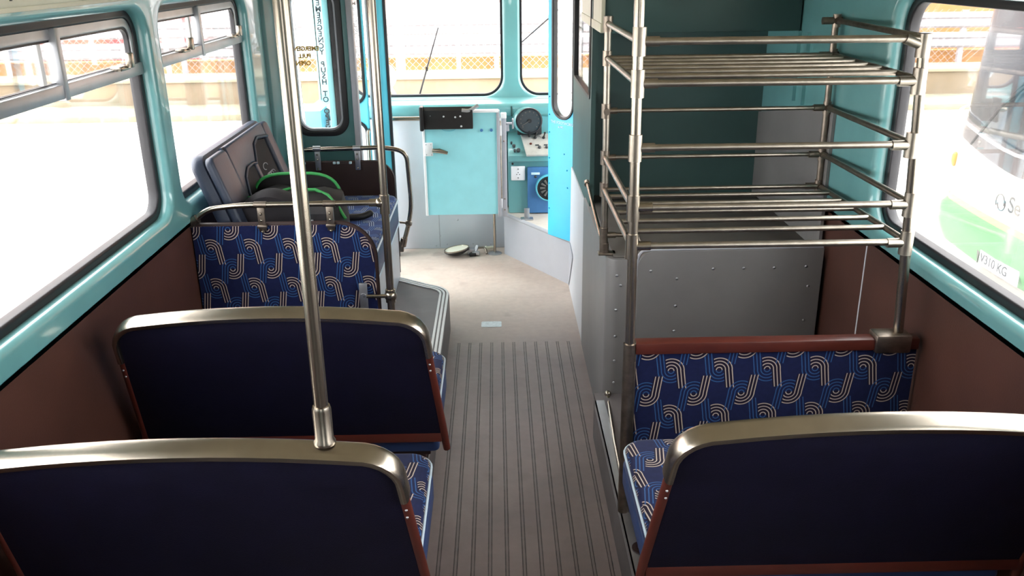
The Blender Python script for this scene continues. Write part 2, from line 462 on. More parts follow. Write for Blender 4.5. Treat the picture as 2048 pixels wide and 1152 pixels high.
# ceiling, curved into the cornices, and the rear wall
rows = []
for k in range(15):
    a = PI * k / 14; x = .05 + 1.2 * math.cos(a); z = 1.82 + .17 * math.sin(a) ** .7 if 0 < k < 14 else 1.80
    rows.append([(x, YB - .05, z), (x, 6.04, z)])
rows2 = [[(p[0], p[1], p[2] + .04) for p in r] for r in reversed(rows)]
st(MB().grid(rows + rows2 + [rows[0]]).build('ceiling', M['ceil'], recalc=True))
st(plate('wall_rear', rrect(-1.2, 1.3, -.05, 1.98, .001, 1), [rrect(-.35, .45, 1.15, 1.62, .1)], YB - .05, YB, 'xz', M['teal']))

# ================================================================== setting: front end
FW = st(plate('wall_front', rrect(-1.2, 1.3, -.05, 1.99, .001, 1), [rrect(-.98, .042, .965, 1.78, .13, 10), rrect(.155, 1.16, .965, 1.78, .13, 10)], YF, YF + .07, 'xz', M['teal'], bev=.02, res=4))
for n, (a, b) in enumerate(((-.98, .042), (.155, 1.16))):
    W = st(plate('window_%d' % (5 + n), rrect(a - .003, b + .003, .962, 1.783, .133, 10), [rrect(a + .016, b - .016, .981, 1.764, .114, 10)], YF + .03, YF + .062, 'xz', M['rubber'], bev=.004, res=2))
    plate('pane', rrect(a + .012, b - .012, .977, 1.768, .118, 10), [], YF + .044, YF + .049, 'xz', M['cabglass'], W)
# dash: teal ledge under the windscreens, grey kick panel in the entrance
db = MB().box(-1.12, 1.22, 5.68, YF + .01, .872, .962, .03, 4)
D = st(db.build('trim_6', M['teal']))
MB().box(-.02, 1.22, 5.70, YF, .60, .88).build('dash_front', M['teal'], D)
MB().box(.085, .095, 5.676, 5.682, .88, .945).build('dash_joint', M['tealdeepshade'], D)
K = st(MB().box(-1.12, .05, 5.655, 5.70, 0, .872, .006).build('wall_front_lower', M['palegrey']))
MB().box(-.405, -.403, 5.6535, 5.656, .01, .86).build('panel_seam', M['grey'], K)
for x, z in ((-.40, .09), (-.355, .03), (-.43, .02), (-.18, .03), (-.28, .20), (-.06, .03)):
    MB().ball((x, 5.654, z), .006, (1, .5, 1), 8, 6).build('rivet', M['alu'], K)
hr = MB().tube(arcpts([(-.70, 5.66, .886), (-.70, 5.61, .886), (-.44, 5.61, .886), (-.44, 5.66, .886)], .03), .014)
hr.build('grab_handle', M['chrome'], K)
# left side ahead of the seats: door pillars, corner post
st(MB().box(-1.20, -1.100, 4.36, 4.69, 0, 1.99, .02, 3).build('trim_7', M['tealshade']))
st(MB().box(-.745, -.675, 5.50, 5.56, .0, 1.99, .01).box(-1.2, -1.1, 5.5, 5.98, .0, .96).build('trim_8', M['doorcyan']))
st(MB().box(-.676, -.660, 5.498, 5.53, .0, 1.98).box(-.765, -.748, 5.49, 5.53, 0, 1.98).build('trim_9', M['rubber']))
st(MB().box(-.785, -.768, 5.485, 5.525, 0, 1.98, .004).build('trim_10', M['alu']))

# entrance doors, folded open
d1 = st(plate('door_1', rrect(-1.118, -.765, .02, 1.96, .004, 2), [rrect(-1.085, -.795, .955, 1.72, .085)], 4.70, 4.738, 'xz', M['tealshade'], bev=.004, res=2))
plate('window_seal', rrect(-1.087, -.792, .952, 1.722, .087), [rrect(-1.058, -.822, .982, 1.692, .07)], 4.69, 4.745, 'xz', M['rubber'], d1, bev=.005)
plate('window_bead', rrect(-1.060, -.820, .980, 1.694, .072), [rrect(-1.048, -.832, .992, 1.682, .062)], 4.70, 4.735, 'xz', M['alupaint'], d1, bev=.002)
plate('pane', rrect(-1.052, -.828, .988, 1.686, .066), [], 4.716, 4.720, 'xz', M['glass'], d1)
MB().box(-.767, -.735, 4.692, 4.742, .02, 1.96, .005).build('edge_channel', M['alupaint'], d1)
text('lettering', 'EMERGENCY', .030, face_y(-1.008, 4.7135, 1.405), M['lettery'], d1, True, bold=.0014)
text('lettering', 'PULL', .030, face_y(-1.0, 4.7135, 1.368), M['lettery'], d1, True, bold=.0014)
text('lettering', 'OPEN', .030, face_y(-1.01, 4.7135, 1.331), M['lettery'], d1, True, bold=.0014)
d2 = st(plate('door_2', rrect(-1.42, -.900, .02, 1.96, .01, 2), [rrect(-1.385, -.934, .93, 1.80, .05)], 4.93, 4.965, 'xz', M['cyan'], bev=.004, res=2))
plate('pane', rrect(-1.39, -.930, .925, 1.805, .05), [], 4.945, 4.949, 'xz', M['glass'], d2)
MB().box(-1.095, -1.078, 4.92, 4.93, .05, 1.8, .003).build('pull_handle', M['white'], d2)
text('lettering', '\n'.join('EMERGENCY PUSH TO OPEN'), .040, face_y(-.953, 4.9425, 1.285), M['letter'], d2, True, spacing=.80, bold=.0012)
MB().box(-.900, -.868, 4.935, 4.96, .02, 1.96, .004).build('edge_seal', M['rubber'], d2)
d3 = st(plate('door_3', rrect(-.905, -.786, .02, 1.96, .004, 2), [rrect(-.893, -.80, 1.015, 1.74, (.01, .07, .07, .01)), rrect(-.893, -.80, .22, .915, (.01, .07, .07, .01))], 5.39, 5.425, 'xz', M['doorcyan'], bev=.004, res=2))
for z0, z1 in ((1.015, 1.74), (.22, .915)):
    plate('window_seal', rrect(-.896, -.797, z0 - .003, z1 + .003, (.012, .073, .073, .012)), [rrect(-.884, -.812, z0 + .015, z1 - .015, (.008, .06, .06, .008))], 5.382, 5.43, 'xz', M['rubber'], d3, bev=.003)
    plate('pane', rrect(-.889, -.808, z0 + .01, z1 - .01, (.008, .064, .064, .008)), [], 5.404, 5.408, 'xz', M['glass'], d3)
text('lettering', '\n'.join('EMERGENCY PUSH'), .036, face_y(-.832, 5.401, 1.43), M['lettergrey'], d3, False, spacing=.84, bold=.0006)
text('lettering', 'TO', .026, face_y(-.832, 5.401, 1.215), M['lettergrey'], d3, False, bold=.0005)
text('lettering', 'OPEN', .034, face_y(-.855, 5.401, 1.245 - .03 if False else 1.172), M['letter'], d3, False)
dr = MB().tube(arcpts([(-.79, 5.38, .86), (-.79, 5.33, .86), (-.79, 5.33, .52), (-.79, 5.38, .52)], .05), .01)
dr.build('door_rail', M['chrome'], d3)

# ================================================================== setting: cab step, side panels, bulkhead
cab = [(.03, 5.52), (.44, 4.86), (1.22, 4.86), (1.22, 5.70), (.03, 5.70)]
st(MB().prism([(x, y, 0) for x, y in cab], (0, 0, .272)).build('floor_cab', M['stepwhite']))
st(MB().prism([(x + .012, y + (.012 if i < 3 else 0), .272) for i, (x, y) in enumerate(cab)], (0, 0, .006)).build('floor_cab_covering', M['cabfloor']))
st(MB().tube([(.034, 5.523, .272), (.445, 4.862, .272)], .012).build('trim_11', M['stepwhite']))
sw = st(plate('wall_cab', [(4.86, 0), (4.86, .28), (4.83, .30), (4.80, .74), (4.02, .74), (4.02, 0)], [], .405, .425, 'yz', M['palegrey'], bev=.003))
MB().prism([(.4035, 4.84, .02), (.4035, 4.80, .30), (.4035, 4.62, .285), (.4035, 4.60, .27)], (-.004, 0, 0)).build('cover_strip', M['alupaint'], sw)
bk = st(plate('wall_bulkhead', rrect(.42, XR, .74, 1.97, .001, 1), [], 4.05, 4.09, 'xz', M['tealdeepshade']))
st(plate('wall_cab_upper', rrect(3.88, 4.80, .74, 1.97, .001, 1), [rrect(3.93, 4.74, 1.24, 1.74, .03)], .412, .432, 'yz', M['tealdeepshade']))
W = st(plate('window_4', rrect(3.925, 4.745, 1.235, 1.745, .035), [rrect(3.94, 4.73, 1.25, 1.73, .025)], .408, .436, 'yz', M['rubber']))
plate('pane', rrect(3.935, 4.735, 1.245, 1.735, .03), [], .420, .424, 'yz', M['cabglass'], W)
hd = tag(MB().box(.43, XR - .02, 3.60, 4.05, 1.545, 1.80, .004).build('overhead_locker', M['tealdeepshade']), 'shade-darkened teal overhead locker above the luggage rack shelves', 'locker')
MB().box(.414, .43, 3.585, 4.38, 1.553, 1.80, .003).box(.411, .43, 3.583, 4.38, 1.548, 1.585, .003).build('side_panel', M['cream'], hd)['label'] = 'cream side panel'
# grey lining and pale strips on the right wall beside the cover
st(MB().prism([(XR - .013, 3.14, .752), (XR - .013, 4.05, .752), (XR - .013, 4.05, 1.155), (XR - .013, 3.14, 1.31)], (-.012, 0, 0)).build('wall_right_lining', M['grey']))
st(MB().box(XR - .026, XR - .012, 3.49, 3.51, 1.27, 1.545).box(XR - .026, XR - .012, 3.60, 3.635, 1.27, 1.545).build('trim_12', M['teal']))

# ================================================================== engine cover
ec = thing('engine_cover', 'large grey riveted metal cover box behind the luggage rack pen', 'cover', (.81, 3.55, 0))
MB().prism([(x, y, 0) for x, y in rrect(.402, 1.215, 3.11, 4.045, (.05, .005, .005, .005))], (0, 0, .762), .006).build('body', M['grey'], ec)
MB().box(.43, 1.21, 3.13, 4.04, .7625, .772, .003).build('top_panel', M['darkgrey'], ec)['label'] = 'dark matting on top'
plate('rear_panel', rrect(.515, 1.213, .205, .800, (.0, .0, .0, .06)), [], 3.092, 3.110, 'xz', M['grey'], ec, bev=.003)
MB().tube(arcpts([(.515, 3.100, .70), (.515, 3.100, .802), (.60, 3.100, .803), (1.21, 3.100, .804)], .06), .0055).build('edge_bead', M['alupaint'], ec)
rv = MB().ball((.455, 3.108, .66), .0055, (1, .5, 1), 8, 6).build('rivet', M['alu'], ec)
spots = [(.44, .70), (.44, .56), (.44, .45), (.44, .345), (.44, .25), (.565, .722), (.80, .727), (.915, .727), (1.03, .727), (.665, .69), (.665, .58), (.665, .475), (.665, .40), (1.15, .73), (1.165, .65), (1.163, .51), (1.16, .40), (1.155, .32)]
for x, z in spots:
    c = rv.copy(); C.objects.link(c); c.parent = ec
    c.location = (x - .455, (3.091 - 3.108) if x > .51 else 0, z - .66)
tag(MB().tube([(.417, 3.095, .19), (.395, 2.72, .215), (.385, 2.42, .225)], .0075).cyl((.418, 3.11, .197), (.418, 3.075, .189), .011).ball((.418, 3.10, .205), .014).build('guard_rod', M['chrome']), 'thin bright rod running low from the grey cover beside the right seat', 'rod')
tag(MB().tube([(.404, 3.90, .862), (.398, 3.6, .84), (.392, 3.21, .808)], .0085).cyl((.404, 3.895, .861), (.404, 3.925, .863), .014).build('grab_rail', M['chrome']), 'short sloping grab rail along the edge of the grey cover', 'rail')

# ================================================================== seats
def seat_outline(hb, ht, H, r, crown, n=7):
    """backrest outline in (x, t): t runs up the sloping back"""
    p = [(-hb, 0), (hb, 0)]
    a = V((ht, H - r)); 
    for k in range(n + 1):
        q = .5 * PI * k / n; p.append((ht - r + r * math.cos(q), H - r + r * math.sin(q)))
    for k in range(1, 10):
        u = k / 10; x = (ht - r) * (1 - 2 * u); p.append((x, H + crown * (1 - (1 - 2 * u) ** 2)))
    for k in range(n + 1):
        q = .5 * PI * (1 + k / n); p.append((-ht + r + r * math.cos(q), H - r + r * math.sin(q)))
    return p
def make_seat(x, y, label):
    t = thing('passenger_seat', label, 'seat', (x, y, 0), 'double seats in rows')
    hb, ht, H, r, cr = .442, .418, .475, .085, .022
    base = V((x, y + .165, .475)); tdir = V((0, -.165, .445)).normalized(); ndir = V((0, -tdir.z, tdir.y))   # ndir: towards the rear
    F = lambda a, b, c=0: base + V((a, 0, 0)) + tdir * b + ndir * c
    out = seat_outline(hb, ht, H, r, cr)
    # back shell facing the rear
    MB().prism([F(a, b, -.012) for a, b in out], ndir * .024, .004).build('back_shell', M['navy'], t)
    # padded front of the backrest
    ins = seat_outline(hb - .02, ht - .02, H - .045, r - .01, cr)
    MB().prism([F(a, b, -.085) for a, b in ins], ndir * .073, .025, 3).build('back_cushion', M['moq'], t)
    ip = [F(a, b, -.066) for a, b in ins[2:]]
    MB().tube(ip, .006, 8).build('back_piping', M['bluevinyl'], t)
    # chrome capping over the top and corners, enamelled frame down the sides
    k0 = next(i for i, p in enumerate(out) if i > 1)
    cap = [(ht + .006, H - r - .045)] + [(p[0] * 1.006, p[1] + .004) for p in out[2:]] + [(-ht - .006, H - r - .045)]
    MB().tube([F(a, b, -.002) for a, b in cap], .0105, 12, ry=.027, up=None if False else (0, 0, 1)) if False else None
    q = MB(); pts = [F(a, b, -.004) for a, b in cap]; n = 14; rings = []
    for i, p in enumerate(pts):
        d = (pts[min(i + 1, len(pts) - 1)] - pts[max(i - 1, 0)]).normalized(); o = d.cross(ndir).normalized()
        rings.append([p + ndir * .026 * math.copysign(abs(math.cos(2 * PI * k / n)) ** .7, math.cos(2 * PI * k / n)) + o * .011 * math.copysign(abs(math.sin(2 * PI * k / n)) ** .7, math.sin(2 * PI * k / n)) for k in range(n)])
    q.grid(rings, True, True); q.build('top_capping', M['chrome'], t)
    for s in (-1, 1):
        side = [F(s * (ht + .004), H - r - .045, .002), F(s * (hb + .004), .03, .002), F(s * (hb + .012), -.055, .012)]
        f = MB().tube(side, [.0125, .0125, .011], 10).build('side_frame', M['rust'], t)
        for b in (H - r - .075, H - r - .10):
            MB().ball(F(s * (ht + .008), b, .014), .0034, u=8, v=6).build('screw', M['alu'], f)
    MB().box(x - hb, x + hb, y + .148, y + .176, .455, .492, .004).build('bottom_rail', M['rust'], t)
    # cushion
    z0, z1 = .40, .525; yf, yb = y + .68, y + .19
    hc = .425
    cu = [(a, b) for a, b in rrect(x - hc, x + hc, yb, yf, (.02, .02, .06, .06), 6)]
    MB().prism([(a, b, .462) for a, b in cu], (0, 0, z1 - .462), .022, 4).build('seat_cushion', M['moq'], t)
    MB().prism([(a, b, z0) for a, b in rrect(x - hc - .004, x + hc + .004, yb - .004, yf + .004, (.02, .02, .06, .06), 6)], (0, 0, .068), .006).build('cushion_border', M['bluevinyl'], t)
    MB().tube([(a, b, .506) for a, b in rrect(x - hc - .001, x + hc + .001, yb, yf + .001, (.02, .02, .062, .062), 6)], .0045, 8, closed=True).build('cushion_piping', M['piping'], t)
    MB().box(x - .40, x + .40, yb + .02, yf - .04, .375, z0, .004).build('seat_pan', M['darkbrown'], t)
    for s in (-1, 1):
        for yy in (yb + .05, yf - .09):
            MB().tube([(x + s * .37, yy, .375), (x + s * .37, yy, .203)], .013, 10).cyl((x + s * .37, yy, .200), (x + s * .37, yy, .208), .03).build('leg', M['darkbrown'], t)
        MB().box(x + s * .37 - .008, x + s * .37 + .008, yb + .05, yf - .09, .30, .325, .003).build('leg_brace', M['darkbrown'], t)
    return t
s1 = make_seat(-.628, 2.178, 'blue double seat second row on the left, in front of the tall pole')
s2 = copytree(s1, (0, -.693, 0)); s2['label'] = 'blue double seat nearest on the left, with the tall chrome pole on its back rail'
s3 = copytree(s1, (1.398, -.643, 0)); s3['label'] = 'blue double seat on the right of the aisle behind the luggage rack'

# tall pole standing on the near left seat rail
px, py = -.348, 1.498
t = thing('stanchion_pole', 'tall chrome pole rising from the back rail of the near left seat', 'pole', (px, py, .945))
MB().tube([(px, py, .985), (px, py, 1.955)], .0138, 20).build('tube', M['chrome'], t)
MB().lathe([(.0, .0), (.0215, .0), (.0215, .006), (.018, .012), (.0185, .075), (.0165, .082), (.0, .082)], (px, py, .9445), (0, 0, 1)).build('socket', M['chrome'], t)

# ================================================================== partition at the left with moquette, rail and pole
def part_panel(root, x0, x1, y, z0, z1, r, m, edge):
    plate('panel', rrect(x0, x1, z0, z1, (.0, .0, r, .001), 10), [], y - .010, y + .010, 'xz', m, root, bev=.002)
    mb = MB(); p = rrect(x0, x1, z0, z1, (.0, .0, r, .001), 10)
    k = next(i for i in range(len(p)) if abs(p[i][0] - x1) < 1e-6)
    path = [(a, y, b) for a, b in p[k:]]
    mb.tube(path, .012, 8, ry=.009)
    mb.build('edging', edge, root)
t = thing('seat_partition', 'patterned blue partition with chrome rail ahead of the front left seat', 'partition', (-.80, 3.1, .2))
part_panel(t, XL + .004, -.466, 3.1, .203, .925, .13, M['moq'], M['darkbrown'])
rail = MB().tube(arcpts([(XL + .02, 3.085, .950), (-1.055, 3.085, .992), (-.95, 3.085, 1.004), (-.455, 3.085, 1.006)], .06), .0105, 14)
rail = rail.build('top_rail', M['chrome'], t)
MB().cyl((XL + .001, 3.085, .938), (XL + .035, 3.085, .957), .017).build('wall_socket', M['dullchrome'], rail)
for x in (-.864, -.615):
    b = MB().box(x - .013, x + .013, 3.078, 3.088, .905, .996, .002).cyl((x - .022, 3.085, 1.005), (x + .022, 3.085, 1.005), .0125)
    b.box(x - .017, x + .017, 3.074, 3.09, .918, .930, .002)
    b = b.build('rail_bracket', M['dullchrome'], t)
    for z in (.972, .948, .905): MB().ball((x, 3.077, z), .0055, u=8, v=6).build('screw', M['chrome'], b)
t = thing('stanchion_pole', 'dark chrome pole at the aisle end of the left partition', 'pole', (-.415, 3.085, .2))
MB().tube([(-.415, 3.085, .202), (-.415, 3.085, 1.95)], .0142, 20).build('tube', M['chrome'], t)
MB().cyl((-.415, 3.085, .965), (-.415, 3.085, 1.035), .0185).cyl((-.47, 3.085, 1.006), (-.43, 3.085, 1.006), .0145).ball((-.432, 3.083, 1.006), .018).build('tee_joint', M['chrome'], t)
MB().ball((-.415, 3.085, .645), .024).cyl((-.415, 3.085, .62), (-.415, 3.085, .67), .019).tube([(-.42, 3.08, .645), (-.515, 3.075, .648)], .0075).build('side_arm', M['chrome'], t)
MB().box(-.530, -.500, 3.072, 3.084, .59, .70, .003).cyl((-.515, 3.084, .648), (-.515, 3.068, .648), .012).build('arm_plate', M['alu'], t)
MB().cyl((-.415, 3.085, .200), (-.415, 3.085, .21), .03).build('foot', M['dullchrome'], t)

# ---- brown partition at the far end of the bench, with its looped handrail
t = thing('bench_partition', 'dark brown partition with looped chrome handrail beside the entrance door', 'partition', (-.85, 4.6, .2))
part_panel(t, XL + .004, -.566, 4.61, .203, .825, .10, M['darkbrown'], M['darkbrown'])
MB().tube(arcpts([(XL + .01, 4.59, .862), (-1.11, 4.59, .90), (-.60, 4.59, .908), (-.485, 4.59, .885), (-.474, 4.59, .60), (-.49, 4.59, .50), (-.528, 4.59, .375)], .10, 9), .0125, 14).build('handrail', M['chrome'], t)
MB().cyl((-.533, 4.59, .36), (-.522, 4.59, .405), .018).box(-.552, -.528, 4.575, 4.605, .33, .39, .004).build('rail_foot', M['dullchrome'], t)
MB().ball((-.494, 4.59, .49), .02).tube([(-.494, 4.59, .49), (-.548, 4.59, .497)], .006).build('rail_clamp', M['dullchrome'], t)
for x in (-.955, -.745):
    b = MB().box(x - .014, x + .014, 4.585, 4.595, .79, .90, .002).cyl((x - .02, 4.59, .906), (x + .02, 4.59, .906), .015).build('rail_bracket', M['alu'], t)
    for z in (.875, .848, .80): MB().ball((x, 4.584, z), .0055, u=8, v=6).build('screw', M['chrome'], b)
for x in (-1.03, -.87, -.85, -.785): MB().box(x - .007, x + .007, 4.588, 4.60, .822, .834, .002).build('paint_chip', M['letterw'], t)

# ================================================================== sideways bench
t = thing('bench_seat', 'sideways bench with glare-lightened blue patterned cushion between the two partitions', 'bench', (-.83, 3.85, .2))
MB().prism([(a, b, .60) for a, b in rrect(XL + .006, -.545, 3.125, 4.575, (.01, .04, .05, .01), 6)], (0, 0, .058), .022, 4).build('cushion', M['moqglare'], t)
MB().prism([(a, b, .50) for a, b in rrect(XL + .006, -.540, 3.12, 4.58, (.01, .04, .05, .01), 6)], (0, 0, .115), .006).build('cushion_border', M['bluevinyl'], t)
for z in (.632, .508):
    p = rrect(XL + .006, -.541, 3.12, 4.58, (.01, .04, .05, .01), 6)
    MB().tube([(a, b, z) for a, b in p], .0055, 8, closed=True).build('cushion_piping', M['piping'], t)
MB().prism([(a, b, .202) for a, b in rrect(XL + .006, -.550, 3.125, 4.575, (.01, .01, .03, .01), 6)], (0, 0, .298), .003).build('base', M['palegrey'], t)

# ---- loose coach seat back leaning against the window
lb = Matrix.Rotation(math.radians(-22), 3, 'Y')
t = thing('loose_seat_back', 'slate leather seat back leaning against the window on the bench', 'seat back', (-.95, 3.6, .66))
O = V((-.905, 3.565, .668))      # bottom front edge, centre
ax = V((-.172, 0, .50)).normalized(); nx = V((ax.z, 0, -ax.x))      # up the face, out of the face (+X)
L = lambda a, b, c=0: O + V((0, a, 0)) + ax * b + nx * c
hw = .425; Hh = .535
def lrow(c, pad):
    return [L(a, b, c) for a, b in rrect(-hw + pad, hw - pad, 0 + pad, Hh - pad, (.03, .03, .05, .05), 6)]
q = MB().grid([lrow(-.055, .02), lrow(-.05, .005), lrow(-.04, 0), lrow(-.02, 0), lrow(-.004, .008), lrow(.004, .03)], True, True)
q.build('shell', M['leather'], t)
# wings of padding either side and at the head, leaving two dark cloth insets
def pad(name, poly, h, m, bev=.012):
    return MB().prism([L(a, b, 0) for a, b in poly], nx * h, bev, 3).build(name, m, t)
pad('side_bolster', rrect(-hw + .004, -.235, .01, Hh - .02, .03, 4), .035, M['leather'])
pad('side_bolster', rrect(.325, hw - .004, .01, Hh - .02, .03, 4), .03, M['leather'])
head = [(-.232, .22), (-.20, .32), (-.16, .375), (-.10, .40), (-.02, .40), (.03, .392), (.06, .42), (.10, .458), (.17, .475), (.322, .455), (.322, Hh - .015), (-.232, Hh - .015)]
pad('head_panel', head, .032, M['leather'])
pad('cloth_inset', [(-.23, .02), (.045, .02), (.045, .385), (-.02, .395), (-.10, .395), (-.16, .37), (-.20, .31), (-.23, .21)], .016, M['leatherfab'], .006)
pad('cloth_inset', [(.075, .02), (.32, .02), (.32, .45), (.17, .47), (.10, .45), (.075, .43)], .016, M['leatherfab'], .006)
pad('centre_strap', [(.045, .02), (.078, .02), (.078, .42), (.045, .40)], .022, M['leather'], .006)
MB().tube([L(a, b, .033) for a, b in head[:10]], .006, 8).build('piping', M['leather'], t)
MB().tube([L(-.237, b, .026) for b in (.02, .2, .4, .52)], .005, 8).build('seam', M['black'], t)
for k in range(7):
    u = random.random(); MB().tube([L(.2 + .035 * math.cos(w) + .03 * (k % 3 - 1) , .26 + .045 * (k // 3) + .014 * math.sin(w), .0165) for w in [i * .5 for i in range(10)]], .002, 6).build('embroidered_curl', M['alupaint'], t)

# ---- black bag with green trim
t = thing('bag', 'black cloth bag with green trim lying on the bench', 'bag', (-.86, 3.45, .66))
def loop(cx, cy, z, rx, ry, n=20, pw=.75, jit=0, tilt=0):
    o = []
    for k in range(n):
        a = 2 * PI * k / n; c, s_ = math.cos(a), math.sin(a)
        o.append((cx + rx * math.copysign(abs(c) ** pw, c), cy + ry * math.copysign(abs(s_) ** pw, s_), z + tilt * c + jit * math.sin(3 * a + z * 40)))
    return o
BX, BY = -.785, 3.40
rows = [loop(BX, BY, .661, .14, .18, jit=0), loop(BX, BY, .68, .165, .215, jit=.004), loop(BX - .01, BY, .76, .185, .225, jit=.008), loop(BX - .02, BY, .87, .195, .215, jit=.012), loop(BX - .03, BY, .94, .19, .185, jit=.014), loop(BX - .03, BY, .97, .12, .12, jit=.012), loop(BX - .03, BY, .975, .02, .02)]
MB().grid(rows, True, True).build('body', M['blackfab'], t)
# raised flap at the back and a folded strap hump in front
fl = []
for k in range(17):
    a = PI * k / 16; fl.append((BX - .04 - .175 * math.copysign(abs(math.cos(a)) ** .6, math.cos(a)), BY + .12 - .02 * math.sin(a), .90 + .125 * math.sin(a) ** .7))
A = fl; B = [(p[0], p[1] + .06, p[2] - .02) for p in fl]
MB().grid([[(p[0], p[1] - .01, .88) for p in A], [(p[0], p[1] - .005, .5 * (p[2] + .88)) for p in A], A, B, [(p[0], p[1] + .08, .86) for p in B]]).build('flap', M['blackfab'], t)
MB().tube(fl, .0065, 8).build('trim', M['green'], t)
MB().tube([(BX - .225, BY - .08, .966), (BX - .17, BY - .07, .972), (BX - .10, BY - .03, .976), (BX - .05, BY + .03, .978)], .0065, 8).build('trim', M['green'], t)
MB().tube([(BX + .0, BY - .02, .985), (BX + .06, BY - .02, .985), (BX + .11, BY - .03, .965), (BX + .155, BY - .06, .92), (BX + .182, BY - .08, .88)], .0068, 8).build('trim', M['green'], t)
MB().tube([(BX - .06, BY - .205, .862), (BX + .03, BY - .205, .866), (BX + .08, BY - .195, .886), (BX + .12, BY - .18, .888), (BX + .155, BY - .15, .866)], .006, 8).build('trim', M['green'], t)
hp = []
for k in range(19):
    u = k / 18; x = BX - .20 + .33 * u; z = .945 + .085 * math.sin(PI * min(1, u * 1.3)) ** .8 * (1 - .5 * u)
    hp.append([(x, BY - .20, .86), (x, BY - .195, z - .012), (x, BY - .16, z + .006), (x, BY - .10, z), (x, BY - .05, .93)])
MB().grid(hp).build('strap_fold', M['bagflap'], t)
MB().box(BX + .075, BX + .083, BY - .209, BY - .202, .89, .915, .001).build('zip_pull', M['alu'], t)

t = MB().tube(arcpts([(-.88, 4.06, .676), (-.66, 4.075, .676), (-.625, 4.10, .685)], .03), .017, 12).ball((-.625, 4.10, .685), .017)
tag(t.build('padded_bar', M['black']), 'slim black padded bar with rounded end lying on the bench', 'bar')

# ================================================================== partition and luggage rack on the right
t = thing('low_partition', 'low patterned blue partition with red brown top rail under the luggage rack', 'partition', (.81, 2.33, .2))
plate('panel', rrect(.392, 1.217, .203, .742, .002, 2), [], 2.318, 2.338, 'xz', M['moq'], t, bev=.002)
MB().box(.388, 1.217, 2.306, 2.352, .742, .778, .005).build('top_rail', M['rust'], t)
MB().box(1.085, 1.19, 2.296, 2.362, .735, .792, .008).build('post_bracket', M['dullchrome'], t)
MB().box(.375, .392, 2.312, 2.344, .203, .778, .003).box(.381, .389, 2.306, 2.312, .3, .72, .001).build('edge_channel', M['dullchrome'], t)

t = thing('luggage_rack', 'tall open luggage rack of worn chrome tubes and shelf bars', 'luggage rack', (.78, 2.75, .2))
FLx, FY, BYk = .366, 2.318, 3.178
zf = [1.622, 1.516, 1.347, 1.182, 1.072]; zb = [1.610, 1.493, 1.308, 1.138, 1.018]
fr_ = [1.104, 1.106, 1.112, 1.132, 1.137]                   # right front post leans a little
rx = 1.196
lx = .392
MB().tube([(FLx + .006, FY, .203), (FLx + .006, FY, .76), (FLx - .004, FY, 1.95)], .0142, 18).build('post', M['chrome'], t)
MB().tube([(FLx + .006, FY, .203), (FLx + .006, FY, .775)], .0185, 18).build('post_sleeve', M['dullchrome'], t)
MB().tube([(1.158, FY + .01, .79), (1.138, FY, 1.07), (1.104, FY, 1.622)], .0142, 18).build('post', M['chrome'], t)
MB().tube([(lx + .005, BYk, .775), (lx, BYk, 1.612)], .0128, 16).build('post', M['worn'], t)
MB().tube([(rx, BYk, 1.0), (rx - .005, BYk, 1.612)], .0115, 14).build('post', M['dullchrome'], t)
MB().cyl((lx + .006, BYk, .765), (lx + .005, BYk, .81), .0185).box(lx - .018, lx + .05, BYk - .02, BYk + .02, .7635, .772, .002).build('post_foot', M['dullchrome'], t)
rad = [.0098, .0098, .0095, .0095, .0098]
for i in range(5):
    MB().tube([(FLx, FY, zf[i]), (fr_[i], FY, zf[i] - .002)], rad[i], 14).build('front_rail', M['worn'], t)
for i in (2, 3): MB().tube([(lx, BYk, zb[i]), (rx, BYk, zb[i])], .0078, 12).build('rear_rail', M['worn'], t)
for i in (0, 1, 3, 4): MB().tube([(FLx, FY, zf[i]), (lx, BYk, zb[i])], .0092, 12).build('side_rail', M['worn'], t)
for i in range(5): MB().tube([(fr_[i], FY, zf[i]), (rx, BYk, zb[i])], .0092, 12).build('side_rail', M['dullchrome'] if i in (0, 1) else M['worn'], t)
for lev in (1, 4):
    for k in range(6):
        s = .02 + .157 * k      # from the back
        y = BYk + (FY - BYk) * s; z = zb[lev] + (zf[lev] - zb[lev]) * s
        xa = lx + (FLx - lx) * s; xb = rx + (fr_[lev] - rx) * s
        MB().tube([(xa + .004, y, z + .002), (xb - .006, y, z + .002)], .0085, 12).build('shelf_bar', M['worn'], t)
# pipe fittings at the joints
def fit(p, axis, r, h, r2=None, arm=None, m='worn'):
    q = MB().cyl(V(p) - V(axis) * h, V(p) + V(axis) * h, r)
    for a in (arm or []): q.cyl(V(p), V(p) + V(a), r2)
    q.build('pipe_fitting', M[m], t)
for i in range(5):
    fit((FLx + .001, FY, zf[i]), (0, 0, 1), .0182, .036, .0132, [(.052, 0, 0), (.0, .035, 0)], 'chrome' if i > 2 else 'worn')
    if i: fit((fr_[i] , FY, zf[i] - .004), (0, 0, 1), .0182, .034, .0135, [(-.055, 0, 0), (.0, .03, 0)], 'worn')
    else: fit((fr_[i], FY, zf[i] - .02), (0, 0, 1), .0182, .03, .0135, [(0, 0, .03), (-.05, 0, .018), (0, .04, .018)], 'worn')
    fit((lx, BYk, zb[i]), (0, 0, 1), .0168, .026, .0115, [(.04, 0, 0), (0, -.03, 0)] if i in (2, 3) else [(0, -.03, 0)], 'dullchrome')
    fit((rx - .002, BYk, zb[i]), (0, 0, 1), .0145, .022, .0125, [(-.05, 0, 0), (0, -.03, 0), (.018, 0, 0)], 'dullchrome')
fit((lx + .003, BYk, .84), (0, 0, 1), .0165, .03, .012, [(.045, 0, 0)], 'dullchrome')
MB().tube([(lx + .045, BYk, .84), (.52, BYk, .838), (.55, BYk, .774)], .0085).build('stay', M['dullchrome'], t)

